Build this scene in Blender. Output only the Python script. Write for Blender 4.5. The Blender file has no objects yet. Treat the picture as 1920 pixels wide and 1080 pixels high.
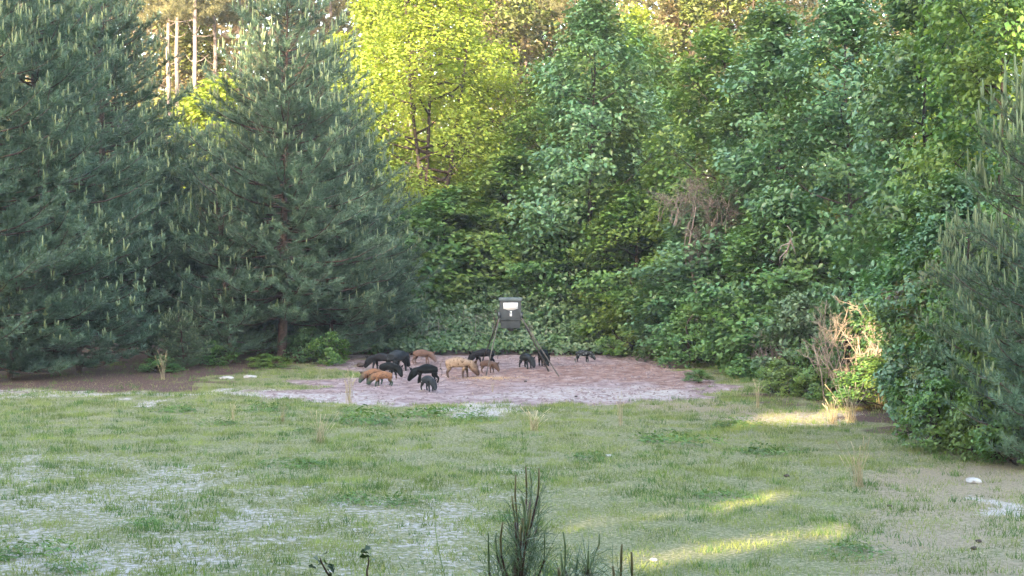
import bpy, bmesh, math, random
import numpy as np
from mathutils import Vector, Matrix

# ------------------------------------------------------------------ camera, sky, sun, exposure
SC = bpy.context.scene
COL = SC.collection
CAMH = 4.5          # the photographer sits in a raised stand
FPX = 3000.0        # focal length in pixels of a 1920 px wide picture
HOR = 475.0         # picture row of the horizon
cd = bpy.data.cameras.new('camera')
cam = bpy.data.objects.new('camera', cd); COL.objects.link(cam)
cd.sensor_width = 36.0; cd.lens = 36.0 * FPX / 1920.0
cd.shift_y = -(540.0 - HOR) / 1920.0
cd.clip_start = 0.1; cd.clip_end = 3000
cam.location = (0, 0, CAMH); cam.rotation_euler = (math.radians(90), 0, 0)
SC.camera = cam

SUN_EL = math.radians(12.0)
SUN_AZ = math.radians(20.0)      # light travels away from the camera, 20 degrees to the right
LD = np.array([math.sin(SUN_AZ) * math.cos(SUN_EL), math.cos(SUN_AZ) * math.cos(SUN_EL), -math.sin(SUN_EL)])
w = bpy.data.worlds.new('World'); SC.world = w; w.use_nodes = True
nt = w.node_tree; bg = nt.nodes['Background']
sky = nt.nodes.new('ShaderNodeTexSky'); sky.sky_type = 'NISHITA'; sky.sun_disc = False
sky.sun_elevation = SUN_EL
sky.sun_rotation = math.atan2(-LD[0], -LD[1])
sky.air_density = 1.0; sky.dust_density = 3.0; sky.ozone_density = 0.4
nt.links.new(sky.outputs[0], bg.inputs[0]); bg.inputs[1].default_value = 0.15
sl = bpy.data.lights.new('sun', 'SUN'); sl.energy = 2.0; sl.angle = math.radians(0.5); sl.color = (1.0, 0.80, 0.52)
so = bpy.data.objects.new('sun', sl); COL.objects.link(so); so.location = (-30, -60, 40)
so.rotation_euler = Vector(LD.tolist()).to_track_quat('-Z', 'Y').to_euler()
vs = SC.view_settings; vs.view_transform = 'Standard'; vs.look = 'None'; vs.gamma = 1.0
vs.use_curve_mapping = False; vs.exposure = 3.82
try:
    SC.cycles.max_bounces = 6; SC.cycles.transmission_bounces = 3; SC.cycles.diffuse_bounces = 4
except Exception: pass

# ------------------------------------------------------------------ helpers
rng = np.random.default_rng(7)
def G(py): return FPX * CAMH / (py - HOR)                   # picture row of flat ground -> distance
def WX(px, D): return (px - 960.0) / FPX * D
def WZ(py, D): return CAMH + (HOR - py) / FPX * D
def PT(px, py, D): return np.array([WX(px, D), D, WZ(py, D)])

def _hash(ix, iy, seed):
    n = (ix.astype(np.int64) * 374761393 + iy.astype(np.int64) * 668265263 + seed * 1442695) & 0x7fffffff
    n = ((n ^ (n >> 13)) * 1274126177) & 0x7fffffff
    return ((n ^ (n >> 16)) & 0xffff) / 65535.0
def vnoise(x, y, seed=0):
    x = np.asarray(x, float); y = np.asarray(y, float)
    ix = np.floor(x); iy = np.floor(y); fx = x - ix; fy = y - iy
    fx = fx * fx * (3 - 2 * fx); fy = fy * fy * (3 - 2 * fy)
    a = _hash(ix, iy, seed); b = _hash(ix + 1, iy, seed); c = _hash(ix, iy + 1, seed); d = _hash(ix + 1, iy + 1, seed)
    return (a * (1 - fx) + b * fx) * (1 - fy) + (c * (1 - fx) + d * fx) * fy
def fbm(x, y, seed=0, octs=4):
    s = 0; a = 0.5; t = 0
    for o in range(octs):
        s = s + a * vnoise(x * 2 ** o, y * 2 ** o, seed + o * 17); t += a; a *= 0.5
    return s / t
def sstep(a, b, v): t = np.clip((v - a) / (b - a), 0, 1); return t * t * (3 - 2 * t)

def terrain(x, y):
    x = np.asarray(x, float); y = np.asarray(y, float)
    z = 0.10 * (fbm(x / 6, y / 6, 3, 3) - 0.5)
    z = z + 0.05 * (fbm(x / 0.8, y / 0.8, 5, 2) - 0.5)
    far = np.clip((y - 84) / 70, 0, 1)
    z = z + 6.0 * far * far * (3 - 2 * far)
    return z
def tz(x, y): return float(terrain(np.array([x]), np.array([y]))[0])

def mesh_from(name, V, F, attrs=None):
    V = np.asarray(V, np.float32).reshape(-1, 3); F = np.asarray(F, np.int32)
    k = F.shape[1]
    me = bpy.data.meshes.new(name)
    me.vertices.add(len(V)); me.vertices.foreach_set('co', V.ravel())
    me.loops.add(F.size); me.loops.foreach_set('vertex_index', F.ravel())
    me.polygons.add(len(F)); me.polygons.foreach_set('loop_start', np.arange(0, F.size, k, dtype=np.int32))
    if attrs:
        for an, av in attrs.items():
            a = me.attributes.new(an, 'FLOAT', 'POINT'); a.data.foreach_set('value', np.asarray(av, np.float32))
    me.update(calc_edges=True)
    return me
def smooth(me):
    me.polygons.foreach_set('use_smooth', np.ones(len(me.polygons), bool)); me.update()

def obj(name, me, m=None, parent=None, kind=None, label=None):
    o = bpy.data.objects.new(name, me); COL.objects.link(o)
    if m is not None:
        if not me.materials: me.materials.append(m)
        if me.materials[0] is not m:
            o.material_slots[0].link = 'OBJECT'; o.material_slots[0].material = m
    if parent is not None: o.parent = parent
    if kind: o['kind'] = kind
    if label: o['label'] = label
    return o
def thing(name, label, cat, loc=(0, 0, 0), rz=0, group=None, scale=None):
    o = bpy.data.objects.new(name, None); COL.objects.link(o)
    o.location = loc; o.rotation_euler = (0, 0, rz); o.empty_display_size = 0.3
    if scale is not None: o.scale = scale
    o['label'] = label; o['category'] = cat
    if group: o['group'] = group
    return o
def tag(o, label, cat, group=None):
    o['label'] = label; o['category'] = cat
    if group: o['group'] = group
    return o

def tube(pts, rad, n=5):
    pts = np.asarray(pts, float); rad = np.asarray(rad, float)
    k = len(pts)
    tan = np.gradient(pts, axis=0); tan /= np.linalg.norm(tan, axis=1)[:, None] + 1e-9
    ref = np.where(np.abs(tan[:, 2:3]) > 0.9, np.array([[1., 0, 0]]), np.array([[0, 0, 1.]]))
    a = np.cross(tan, ref); a /= np.linalg.norm(a, axis=1)[:, None] + 1e-9
    b = np.cross(tan, a)
    th = np.linspace(0, 2 * math.pi, n, endpoint=False)
    V = pts[:, None, :] + rad[:, None, None] * (a[:, None, :] * np.cos(th)[None, :, None] + b[:, None, :] * np.sin(th)[None, :, None])
    V = V.reshape(-1, 3)
    F = []
    for i in range(k - 1):
        for j in range(n):
            j2 = (j + 1) % n
            p, q, r, s = i * n + j, i * n + j2, (i + 1) * n + j2, (i + 1) * n + j
            F.append((p, q, r)); F.append((p, r, s))
    for j in range(1, n - 1): F.append(((k - 1) * n, (k - 1) * n + j, (k - 1) * n + j + 1))
    return V, np.array(F, np.int32)
class MB:
    def __init__(s): s.V = []; s.F = []; s.n = 0
    def add(s, V, F):
        s.V.append(np.asarray(V, float)); s.F.append(np.asarray(F, np.int32) + s.n); s.n += len(V)
    def tube(s, pts, rad, n=5): s.add(*tube(pts, rad, n))
    def box(s, c, h, taper=1.0):
        c = np.array(c, float); h = np.array(h, float)
        q = np.array([(x, y, z) for z in (-1, 1) for y in (-1, 1) for x in (-1, 1)], float)
        q[:4, :2] *= taper
        V = c + q * h
        F = [(0, 2, 3), (0, 3, 1), (4, 5, 7), (4, 7, 6), (0, 1, 5), (0, 5, 4), (1, 3, 7), (1, 7, 5), (3, 2, 6), (3, 6, 7), (2, 0, 4), (2, 4, 6)]
        s.add(V, F)
    def mesh(s, name): return mesh_from(name, np.concatenate(s.V), np.concatenate(s.F))

def unit(v): return v / (np.linalg.norm(v, axis=-1, keepdims=True) + 1e-9)
def leaves(P, N, size, R, aspect=0.62, fold=0.18, jit=0.35):
    """kite shaped folded leaves at P with normals N, two triangles each"""
    n = len(P)
    t = unit(np.cross(N, unit(R.normal(size=(n, 3))))); b = np.cross(N, t)
    L = size * (1 + jit * R.uniform(-1, 1, n))[:, None]; W = L * aspect * 0.5
    v0 = P - t * L * 0.5; v2 = P + t * L * 0.5 - N * L * 0.10
    v1 = P - b * W + N * W * fold * 2 - t * L * 0.05; v3 = P + b * W + N * W * fold * 2 - t * L * 0.05
    V = np.stack([v0, v1, v2, v3], 1).reshape(-1, 3)
    i = np.arange(n, dtype=np.int32)[:, None] * 4
    F = np.concatenate([i + np.array([[0, 2, 1]]), i + np.array([[0, 3, 2]])], 1).reshape(-1, 3)
    return V, F

# ------------------------------------------------------------------ materials
def newmat(name):
    m = bpy.data.materials.new(name); m.use_nodes = True
    nt = m.node_tree; nt.nodes.clear()
    return m, nt, nt.nodes.new('ShaderNodeOutputMaterial')
def ramp(nt, src, stops):
    r = nt.nodes.new('ShaderNodeValToRGB'); el = r.color_ramp.elements
    while len(el) < len(stops): el.new(0.5)
    for e, (p, c) in zip(el, stops): e.position = p; e.color = (*c, 1)
    nt.links.new(src, r.inputs[0]); return r.outputs[0]
def mixc(nt, f, a, b, mode='MIX'):
    n = nt.nodes.new('ShaderNodeMix'); n.data_type = 'RGBA'; n.blend_type = mode
    for sock, v in ((n.inputs[0], f), (n.inputs[6], a), (n.inputs[7], b)):
        if isinstance(v, (int, float)): sock.default_value = v
        elif isinstance(v, tuple): sock.default_value = (*v, 1)
        else: nt.links.new(v, sock)
    return n.outputs[2]
def noise(nt, scale, detail=3, coord=None, rough=0.55):
    n = nt.nodes.new('ShaderNodeTexNoise'); n.inputs['Scale'].default_value = scale
    n.inputs['Detail'].default_value = detail; n.inputs['Roughness'].default_value = rough
    if coord is None:
        tc = nt.nodes.new('ShaderNodeNewGeometry'); coord = tc.outputs['Position']
    nt.links.new(coord, n.inputs['Vector']); return n.outputs['Fac']
def leafmat(name, cols, *A, vlo=0.72, vhi=1.28, vsc=1.1, **K): return _leafmat(name, cols, vlo, vhi, vsc, *A, **K)
def _leafmat(name, cols, vlo, vhi, vsc, trans=0.35, rough=0.5, spec=0.4, tint=1.0, patch=None, patch_scale=0.45):
    m, nt, out = newmat(name)
    g = nt.nodes.new('ShaderNodeNewGeometry')
    c = ramp(nt, g.outputs['Random Per Island'], [(i / max(1, len(cols) - 1), c) for i, c in enumerate(cols)])
    if patch:
        f = noise(nt, patch_scale, 2)
        r = nt.nodes.new('ShaderNodeMapRange'); r.inputs[1].default_value = 0.45; r.inputs[2].default_value = 0.62
        nt.links.new(f, r.inputs[0])
        c = mixc(nt, r.outputs[0], c, patch)
    f2 = noise(nt, vsc, 2)
    v = nt.nodes.new('ShaderNodeMapRange'); v.inputs[1].default_value = 0.3; v.inputs[2].default_value = 0.7
    v.inputs[3].default_value = vlo; v.inputs[4].default_value = vhi; nt.links.new(f2, v.inputs[0])
    hs = nt.nodes.new('ShaderNodeHueSaturation'); nt.links.new(c, hs.inputs['Color']); nt.links.new(v.outputs[0], hs.inputs['Value'])
    c = hs.outputs[0]
    p = nt.nodes.new('ShaderNodeBsdfPrincipled'); nt.links.new(c, p.inputs['Base Color'])
    p.inputs['Roughness'].default_value = rough; p.inputs['Specular IOR Level'].default_value = spec
    t = nt.nodes.new('ShaderNodeBsdfTranslucent')
    ct = mixc(nt, 1.0, c, (1.0 * tint, 1.0, 0.45), 'MULTIPLY'); nt.links.new(ct, t.inputs[0])
    mx = nt.nodes.new('ShaderNodeMixShader'); mx.inputs[0].default_value = trans
    nt.links.new(p.outputs[0], mx.inputs[1]); nt.links.new(t.outputs[0], mx.inputs[2])
    nt.links.new(mx.outputs[0], out.inputs[0]); return m
def solid(name, c1, c2, scale=8, rough=0.8, spec=0.3, bump=0.0, detail=4, metal=0.0):
    m, nt, out = newmat(name)
    tc = nt.nodes.new('ShaderNodeTexCoord')
    f = noise(nt, scale, detail, tc.outputs['Object'])
    c = ramp(nt, f, [(0.33, c1), (0.67, c2)])
    p = nt.nodes.new('ShaderNodeBsdfPrincipled'); nt.links.new(c, p.inputs['Base Color'])
    p.inputs['Roughness'].default_value = rough; p.inputs['Specular IOR Level'].default_value = spec
    p.inputs['Metallic'].default_value = metal
    if bump:
        b = nt.nodes.new('ShaderNodeBump'); b.inputs['Strength'].default_value = bump; b.inputs['Distance'].default_value = 0.02
        nt.links.new(f, b.inputs['Height']); nt.links.new(b.outputs[0], p.inputs['Normal'])
    nt.links.new(p.outputs[0], out.inputs[0]); return m

M = {}
M['needle'] = leafmat('pine_needles', [(0.052, 0.100, 0.068), (0.080, 0.140, 0.094), (0.118, 0.178, 0.114)], 0.22, 0.45, 0.5, patch=(0.130, 0.200, 0.130), patch_scale=0.9, vlo=.62, vhi=1.55, vsc=.75)
M['needle_pale'] = leafmat('pine_needles_pale', [(0.065, 0.115, 0.070), (0.10, 0.16, 0.095), (0.15, 0.20, 0.10)], 0.25, 0.5, 0.5)
M['needle_far'] = leafmat('pine_needles_far', [(0.085, 0.085, 0.05), (0.12, 0.13, 0.06), (0.17, 0.15, 0.09)], 0.2, 0.6, 0.3)
M['candle'] = solid('pine_candles', (0.13, 0.18, 0.085), (0.22, 0.25, 0.13), 3, 0.7)
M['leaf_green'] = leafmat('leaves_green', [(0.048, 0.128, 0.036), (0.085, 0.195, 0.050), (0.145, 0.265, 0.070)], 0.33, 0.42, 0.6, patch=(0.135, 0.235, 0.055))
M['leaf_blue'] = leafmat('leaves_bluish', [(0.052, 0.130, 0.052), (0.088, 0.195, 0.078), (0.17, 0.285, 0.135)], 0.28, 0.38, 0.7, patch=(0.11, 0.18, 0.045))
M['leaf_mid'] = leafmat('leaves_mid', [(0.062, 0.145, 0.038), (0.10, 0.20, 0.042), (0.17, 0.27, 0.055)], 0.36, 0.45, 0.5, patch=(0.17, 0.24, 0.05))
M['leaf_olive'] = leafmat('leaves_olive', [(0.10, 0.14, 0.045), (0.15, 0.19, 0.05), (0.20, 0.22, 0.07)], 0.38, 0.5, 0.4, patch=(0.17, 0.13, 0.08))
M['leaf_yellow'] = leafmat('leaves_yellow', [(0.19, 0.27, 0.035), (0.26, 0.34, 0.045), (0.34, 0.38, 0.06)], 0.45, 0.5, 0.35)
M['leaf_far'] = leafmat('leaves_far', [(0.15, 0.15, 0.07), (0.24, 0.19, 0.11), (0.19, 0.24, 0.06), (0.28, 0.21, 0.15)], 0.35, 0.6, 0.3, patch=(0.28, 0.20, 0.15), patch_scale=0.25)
M['bramble'] = leafmat('bramble_leaves', [(0.075, 0.13, 0.055), (0.115, 0.185, 0.08), (0.20, 0.26, 0.15)], 0.28, 0.45, 0.6, patch=(0.085, 0.16, 0.05))
M['bark_pine'] = solid('pine_bark', (0.055, 0.035, 0.030), (0.14, 0.095, 0.08), 9, 0.9, 0.2, 0.8)
M['bark_dark'] = solid('dark_bark', (0.030, 0.022, 0.020), (0.075, 0.055, 0.048), 9, 0.9, 0.2, 0.6)
M['bark_pale'] = solid('pale_bark', (0.13, 0.105, 0.10), (0.25, 0.20, 0.19), 5, 0.9, 0.2, 0.6)
M['twig_grey'] = solid('grey_twigs', (0.16, 0.125, 0.115), (0.27, 0.21, 0.19), 6, 0.9)
M['twig_brown'] = solid('brown_vines', (0.13, 0.10, 0.085), (0.24, 0.19, 0.165), 6, 0.9)
M['dry'] = solid('dry_stems', (0.22, 0.165, 0.125), (0.44, 0.345, 0.26), 6, 0.9)
M['straw'] = leafmat('dry_grass', [(0.34, 0.27, 0.15), (0.48, 0.39, 0.24), (0.58, 0.48, 0.32)], 0.2, 0.7, 0.2)
M['weed'] = leafmat('weed_leaves', [(0.07, 0.145, 0.035), (0.11, 0.195, 0.045), (0.16, 0.25, 0.06)], 0.35, 0.5, 0.4)

# ------------------------------------------------------------------ ground
def poly_mask(px, py, poly, soft):
    """signed soft inside test of a polygon in picture coordinates (rows stretched)"""
    P = np.array(poly, float); n = len(P)
    inside = np.zeros(px.shape, bool); dmin = np.full(px.shape, 1e9)
    for i in range(n):
        x1, y1 = P[i]; x2, y2 = P[(i + 1) % n]
        c = ((y1 > py) != (y2 > py)) & (px < (x2 - x1) * (py - y1) / (y2 - y1 + 1e-9) + x1); inside ^= c
        ax, ay, bx, by = x1 / 5, y1, x2 / 5, y2
        vx, vy = bx - ax, by - ay; wx, wy = px / 5 - ax, py - ay
        t = np.clip((wx * vx + wy * vy) / (vx * vx + vy * vy + 1e-9), 0, 1)
        dmin = np.minimum(dmin, np.hypot(wx - t * vx, wy - t * vy))
    s = np.where(inside, dmin, -dmin)
    return sstep(-soft, soft, s)

DIRT = [(455, 737), (560, 722), (640, 700), (655, 672), (760, 660), (1240, 662), (1300, 682), (1330, 710), (1370, 742), (1300, 753), (1180, 755), (960, 760), (800, 757), (640, 752), (520, 748)]
REDD = [(840, 690), (1000, 688), (1060, 676), (1280, 680), (1350, 710), (1280, 728), (1120, 712), (960, 722), (840, 712)]
def masks(x, y):
    """dirt, red, sand, litter, tan, green 0..1 of ground points"""
    yy = np.maximum(y, 8.0)
    px = 960 + FPX * x / yy; py = HOR + FPX * CAMH / yy
    j = (fbm(x / 1.5, y / 1.5, 21, 4) - 0.5)
    pj = px + 230 * j; qj = py + 13 * (fbm(x / 4.5, y / 3.5, 33, 2) - 0.5) + 20 * (fbm(x / 1.2, y / 1.2, 31, 4) - 0.5)
    dirt = poly_mask(pj, qj, DIRT, 3.0)
    red = poly_mask(pj, qj, REDD, 9.0) * dirt
    sand = np.zeros_like(x)
    for pl, so_, k in (([(860, 742), (1010, 722), (1180, 722), (1310, 726), (1350, 747), (1150, 752), (960, 748)], 6, 0.52),
                       ([(480, 742), (560, 728), (740, 734), (800, 748), (760, 758), (560, 752)], 6, 0.5),
                       ([(820, 762), (900, 757), (980, 766), (950, 782), (860, 780)], 4, 0.85),
                       ([(-200, 733), (120, 729), (300, 731), (500, 731), (490, 741), (200, 742), (-200, 746)], 3.5, 0.66),
                       ([(260, 752), (320, 749), (330, 762), (250, 764)], 3, 0.7),
                       ([(1380, 780), (1600, 774), (1620, 796), (1420, 800)], 5, 0.45),  # pale sunlit strip, painted in through the sand mask
                       ([(1800, 930), (1870, 930), (1900, 965), (1830, 962)], 6, 0.9),
                       ([(930, 880), (1010, 878), (1010, 893), (930, 892)], 4, 0.6)):
        sand = np.maximum(sand, k * poly_mask(pj, qj, pl, so_))
    low = poly_mask(px + 200 * j, py + 50 * (fbm(x / 2.5, y / 2.5, 77, 3) - 0.5), [(-400, 855), (120, 838), (420, 862), (700, 905), (980, 905), (960, 1000), (1020, 1060), (1200, 1085), (1700, 1100), (1700, 1500), (-1500, 1500)], 35)
    speck = sstep(0.47, 0.60, fbm(x / 0.55, y / 0.75, 51, 4)) * sstep(0.35, 0.55, fbm(x / 3, y / 3, 53, 3))
    sand = np.maximum(sand, low * (0.31 + .17 * sstep(.38, .62, fbm(x / 1.1, y / 1.6, 51, 4))))
    sand = sand * np.where(low > .3, 1, .62 + .75 * fbm(x / 1.0, y / 2.2, 57, 4))
    litter = poly_mask(pj, qj, [(-900, 560), (560, 640), (640, 672), (600, 690), (420, 700), (330, 728), (100, 731), (-200, 745), (-900, 760)], 5)
    litter = np.maximum(litter, (y > 70.5) * 1.0)
    litter = np.maximum(litter, poly_mask(pj, qj, [(1500, 700), (2400, 700), (2400, 885), (1850, 870), (1650, 800), (1420, 742)], 8) * 0.8)
    tan = poly_mask(pj, qj, [(1640, 885), (1950, 870), (2200, 900), (2100, 960), (1900, 940), (1700, 925)], 12) * 0.85
    tan = np.maximum(tan, (.42 + .40 * fbm(x / 1.2, y / 2, 61, 3)) * poly_mask(pj, qj, [(1600, 850), (2100, 840), (2200, 1300), (1500, 1300), (1560, 1000)], 25))
    tan = np.maximum(tan, poly_mask(pj, qj, [(1690, 1010), (1800, 1005), (1850, 1025), (1720, 1035)], 6))
    tan = np.maximum(tan, poly_mask(pj, qj, [(1150, 757), (1380, 757), (1640, 775), (1600, 800), (1300, 780)], 7) * 0.7)
    bare = np.clip(dirt + litter * 0.9 + sand * 0.75 + tan * 0.6, 0, 1)
    green = 1 - bare
    return dirt, red, sand, litter, tan, green

def lines(fine0, fine1, step, lo, hi, grow=1.35):
    a = list(np.arange(fine0, fine1 + 1e-6, step)); s = step; v = fine1
    while v < hi: s *= grow; v = min(hi, v + s); a.append(v)
    s = step; v = fine0
    while v > lo: s *= grow; v = max(lo, v - s); a.insert(0, v)
    return np.array(a)
gx = lines(-24, 24, 0.25, -350, 350); gy = lines(17, 78, 0.25, -250, 500)
X, Y = np.meshgrid(gx, gy); nx, ny = len(gx), len(gy)
Z = terrain(X, Y)
xf, yf = X.ravel(), Y.ravel()
dirt, red, sand, litter, tan, green = masks(xf, yf)
Z = Z.ravel() - 0.05 * dirt - 0.02 * sand
Z = np.where(dirt > .5, Z + 0.13 * (fbm(xf / .6, yf / .6, 91, 2) - .5), Z)
V = np.stack([xf, yf, Z], 1)
ii, jj = np.meshgrid(np.arange(nx - 1), np.arange(ny - 1)); b0 = (jj * nx + ii).ravel()
F = np.stack([b0, b0 + 1, b0 + nx + 1, b0 + nx], 1)
fd = dirt[F].mean(1) > 0.5; fl = (litter[F].mean(1) > 0.5) & ~fd

m, nt, out = newmat('ground_soil')
def attr(n):
    a = nt.nodes.new('ShaderNodeAttribute'); a.attribute_name = n; return a.outputs['Fac']
n1 = noise(nt, 2.2, 6, rough=0.65); n2 = noise(nt, 14, 5, rough=0.7); n3 = noise(nt, 0.6, 3)
cg = ramp(nt, n2, [(0.30, (0.11, 0.13, 0.05)), (0.48, (0.19, 0.195, 0.095)), (0.62, (0.36, 0.31, 0.19)), (0.78, (0.52, 0.45, 0.34))])
cd_ = ramp(nt, n1, [(0.30, (0.16, 0.105, 0.10)), (0.48, (0.29, 0.205, 0.20)), (0.66, (0.44, 0.35, 0.34))])
cr = ramp(nt, n1, [(0.34, (0.17, 0.095, 0.08)), (0.50, (0.29, 0.18, 0.155)), (0.66, (0.43, 0.32, 0.29))])
cs = ramp(nt, n2, [(0.30, (0.34, 0.285, 0.26)), (0.55, (0.50, 0.44, 0.41)), (0.8, (0.66, 0.60, 0.57))])
cl = ramp(nt, n2, [(0.30, (0.060, 0.036, 0.030)), (0.55, (0.14, 0.085, 0.070)), (0.8, (0.22, 0.15, 0.12))])
ct = ramp(nt, n2, [(0.30, (0.20, 0.17, 0.10)), (0.55, (0.33, 0.26, 0.18)), (0.8, (0.44, 0.36, 0.27))])
n4 = noise(nt, 6.5, 5, rough=0.7)
def soften(a, k=0.5, src=None):
    """break a mask edge with fine noise"""
    s = nt.nodes.new('ShaderNodeMath'); s.operation = 'SUBTRACT'; nt.links.new(n2 if src is None else src, s.inputs[0]); s.inputs[1].default_value = 0.5
    q = nt.nodes.new('ShaderNodeMath'); q.operation = 'MULTIPLY_ADD'; nt.links.new(s.outputs[0], q.inputs[0]); q.inputs[1].default_value = k * 2; nt.links.new(a, q.inputs[2])
    r = nt.nodes.new('ShaderNodeMapRange'); r.interpolation_type = 'SMOOTHSTEP'; r.inputs[1].default_value = 0.28; r.inputs[2].default_value = 0.72
    nt.links.new(q.outputs[0], r.inputs[0]); return r.outputs[0]
c = mixc(nt, soften(attr('tan'), .5), cg, ct)
c = mixc(nt, soften(attr('litter'), .4), c, cl)
c = mixc(nt, soften(attr('dirt'), .3), c, cd_)
c = mixc(nt, soften(attr('red'), .5), c, cr)
c = mixc(nt, soften(attr('sand'), 1.15, n4), c, cs)
c = mixc(nt, attr('corn'), c, (0.50, 0.36, 0.25))
p = nt.nodes.new('ShaderNodeBsdfPrincipled'); nt.links.new(c, p.inputs['Base Color'])
p.inputs['Roughness'].default_value = 0.95; p.inputs['Specular IOR Level'].default_value = 0.15
ad = nt.nodes.new('ShaderNodeMath'); ad.operation = 'ADD'; nt.links.new(n1, ad.inputs[0]); nt.links.new(n2, ad.inputs[1])
b = nt.nodes.new('ShaderNodeBump'); b.inputs['Strength'].default_value = 0.9; b.inputs['Distance'].default_value = 0.12
nt.links.new(ad.outputs[0], b.inputs['Height']); nt.links.new(b.outputs[0], p.inputs['Normal'])
nt.links.new(p.outputs[0], out.inputs[0]); M['soil'] = m

ccx, ccy = WX(920, 59.0), 58.6
corn = np.clip(1 - np.hypot((xf - ccx) / 1.0, (yf - ccy) / 0.9), 0, 1) * sstep(.3, .6, fbm(xf / .4, yf / .4, 66, 3)) * 0.9
for nm, sel in (('bare_earth', fd), ('forest_floor', fl), ('ground', ~fd & ~fl)):
    Fs = F[sel]; u, inv = np.unique(Fs, return_inverse=True); Fs = inv.reshape(Fs.shape)
    me = mesh_from(nm, V[u], Fs, {'dirt': dirt[u], 'red': red[u], 'sand': sand[u], 'litter': litter[u], 'tan': tan[u], 'corn': corn[u]})
    smooth(me); obj(nm, me, M['soil'], kind='structure')

# ------------------------------------------------------------------ grass and ground litter
def blades(x, y, h, wd, R, lean=0.45):
    n = len(x); z = terrain(x, y) - 0.01
    P = np.stack([x, y, z], 1)
    a = R.uniform(0, math.pi, n); s = np.stack([np.cos(a), np.sin(a) * 0.5, 0 * a], 1) * (wd / 2)[:, None]
    d = R.normal(size=(n, 3)) * lean; d[:, 2] = 1; d = unit(d)
    V = np.stack([P - s, P + s, P + d * h[:, None]], 1).reshape(-1, 3)
    return V, np.arange(3 * n, dtype=np.int32).reshape(-1, 3)
R = np.random.default_rng(11)
def sample_field(n, y0, y1, pad=1.12):
    y = np.sqrt(R.uniform(y0 * y0, y1 * y1, n)); x = R.uniform(-1, 1, n) * y * 0.32 * pad
    return x, y
x, y = sample_field(560000, 20.5, 54)
xl = R.uniform(-24, 12, 150000); yl = R.uniform(54, 68, 150000); x = np.concatenate([x, xl]); y = np.concatenate([y, yl])
mk = masks(x, y); g = mk[5] * (1 - .45 * mk[4])
clump = fbm(x / 0.5, y / 0.5, 41, 3); big = fbm(x / 2.2, y / 2.2, 43, 3)
keep = R.uniform(size=len(x)) < np.clip(g * 1.15 * sstep(0.38, 0.64, clump) + 0.08 * (1 - mk[0]) * (1 - mk[3]), 0, 1)
x, y, clump, big = x[keep], y[keep], clump[keep], big[keep]
h = 0.035 + 0.12 * R.uniform(size=len(x)) * clump + 0.12 * sstep(.5, .7, big) * R.uniform(size=len(x)) ** 2
V1, F1 = blades(x, y, h, R.uniform(0.007, 0.014, len(x)), R, 0.55)
M['grass'] = leafmat('short_grass', [(0.058, 0.120, 0.028), (0.125, 0.19, 0.044), (0.23, 0.27, 0.068), (0.44, 0.40, 0.22)], 0.3, 0.6, 0.3, patch=(0.26, 0.30, 0.085), patch_scale=0.5)
obj('grass', mesh_from('grass', V1, F1), M['grass'], kind='stuff')['label'] = 'short patchy green grass growing over the sandy clearing'
nt0 = 11000; xc, yc = sample_field(nt0, 20.5, 66); mk = masks(xc, yc)
k = R.uniform(size=nt0) < mk[5] * sstep(.42, .6, fbm(xc / 1.4, yc / 1.4, 45, 3)) + .06 * (1 - mk[0]) ; xc, yc = xc[k], yc[k]
nb = 20; x = (xc[:, None] + R.normal(size=(len(xc), nb)) * .09).ravel(); y = (yc[:, None] + R.normal(size=(len(xc), nb)) * .09).ravel()
V1, F1 = blades(x, y, R.uniform(.07, .22, len(x)) * np.repeat(R.uniform(.5, 1.2, len(xc)), nb), R.uniform(.009, .018, len(x)), R, .4)
M['grass2'] = leafmat('tall_grass', [(0.045, 0.11, 0.03), (0.08, 0.165, 0.045), (0.14, 0.225, 0.06)], 0.3, 0.6, 0.3, patch=(0.17, 0.22, 0.06), patch_scale=0.6)
obj('grass_tufts', mesh_from('grass_tufts', V1, F1), M['grass2'], kind='stuff')['label'] = 'taller darker grass tufts scattered over the clearing'
# dry straw litter lying in the grass
x, y = sample_field(90000, 20.5, 56)
mk = masks(x, y); k = R.uniform(size=len(x)) < (0.25 + 0.5 * mk[4] + .2 * mk[2]) * (1 - mk[0] * .93)
x, y = x[k], y[k]
V1, F1 = blades(x, y, R.uniform(.05, .14, len(x)), R.uniform(.006, .012, len(x)), R, 1.6)
obj('straw_litter', mesh_from('straw_litter', V1, F1), M['straw'], kind='stuff')['label'] = 'pale dry straw and dead stems scattered among the grass'

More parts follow.
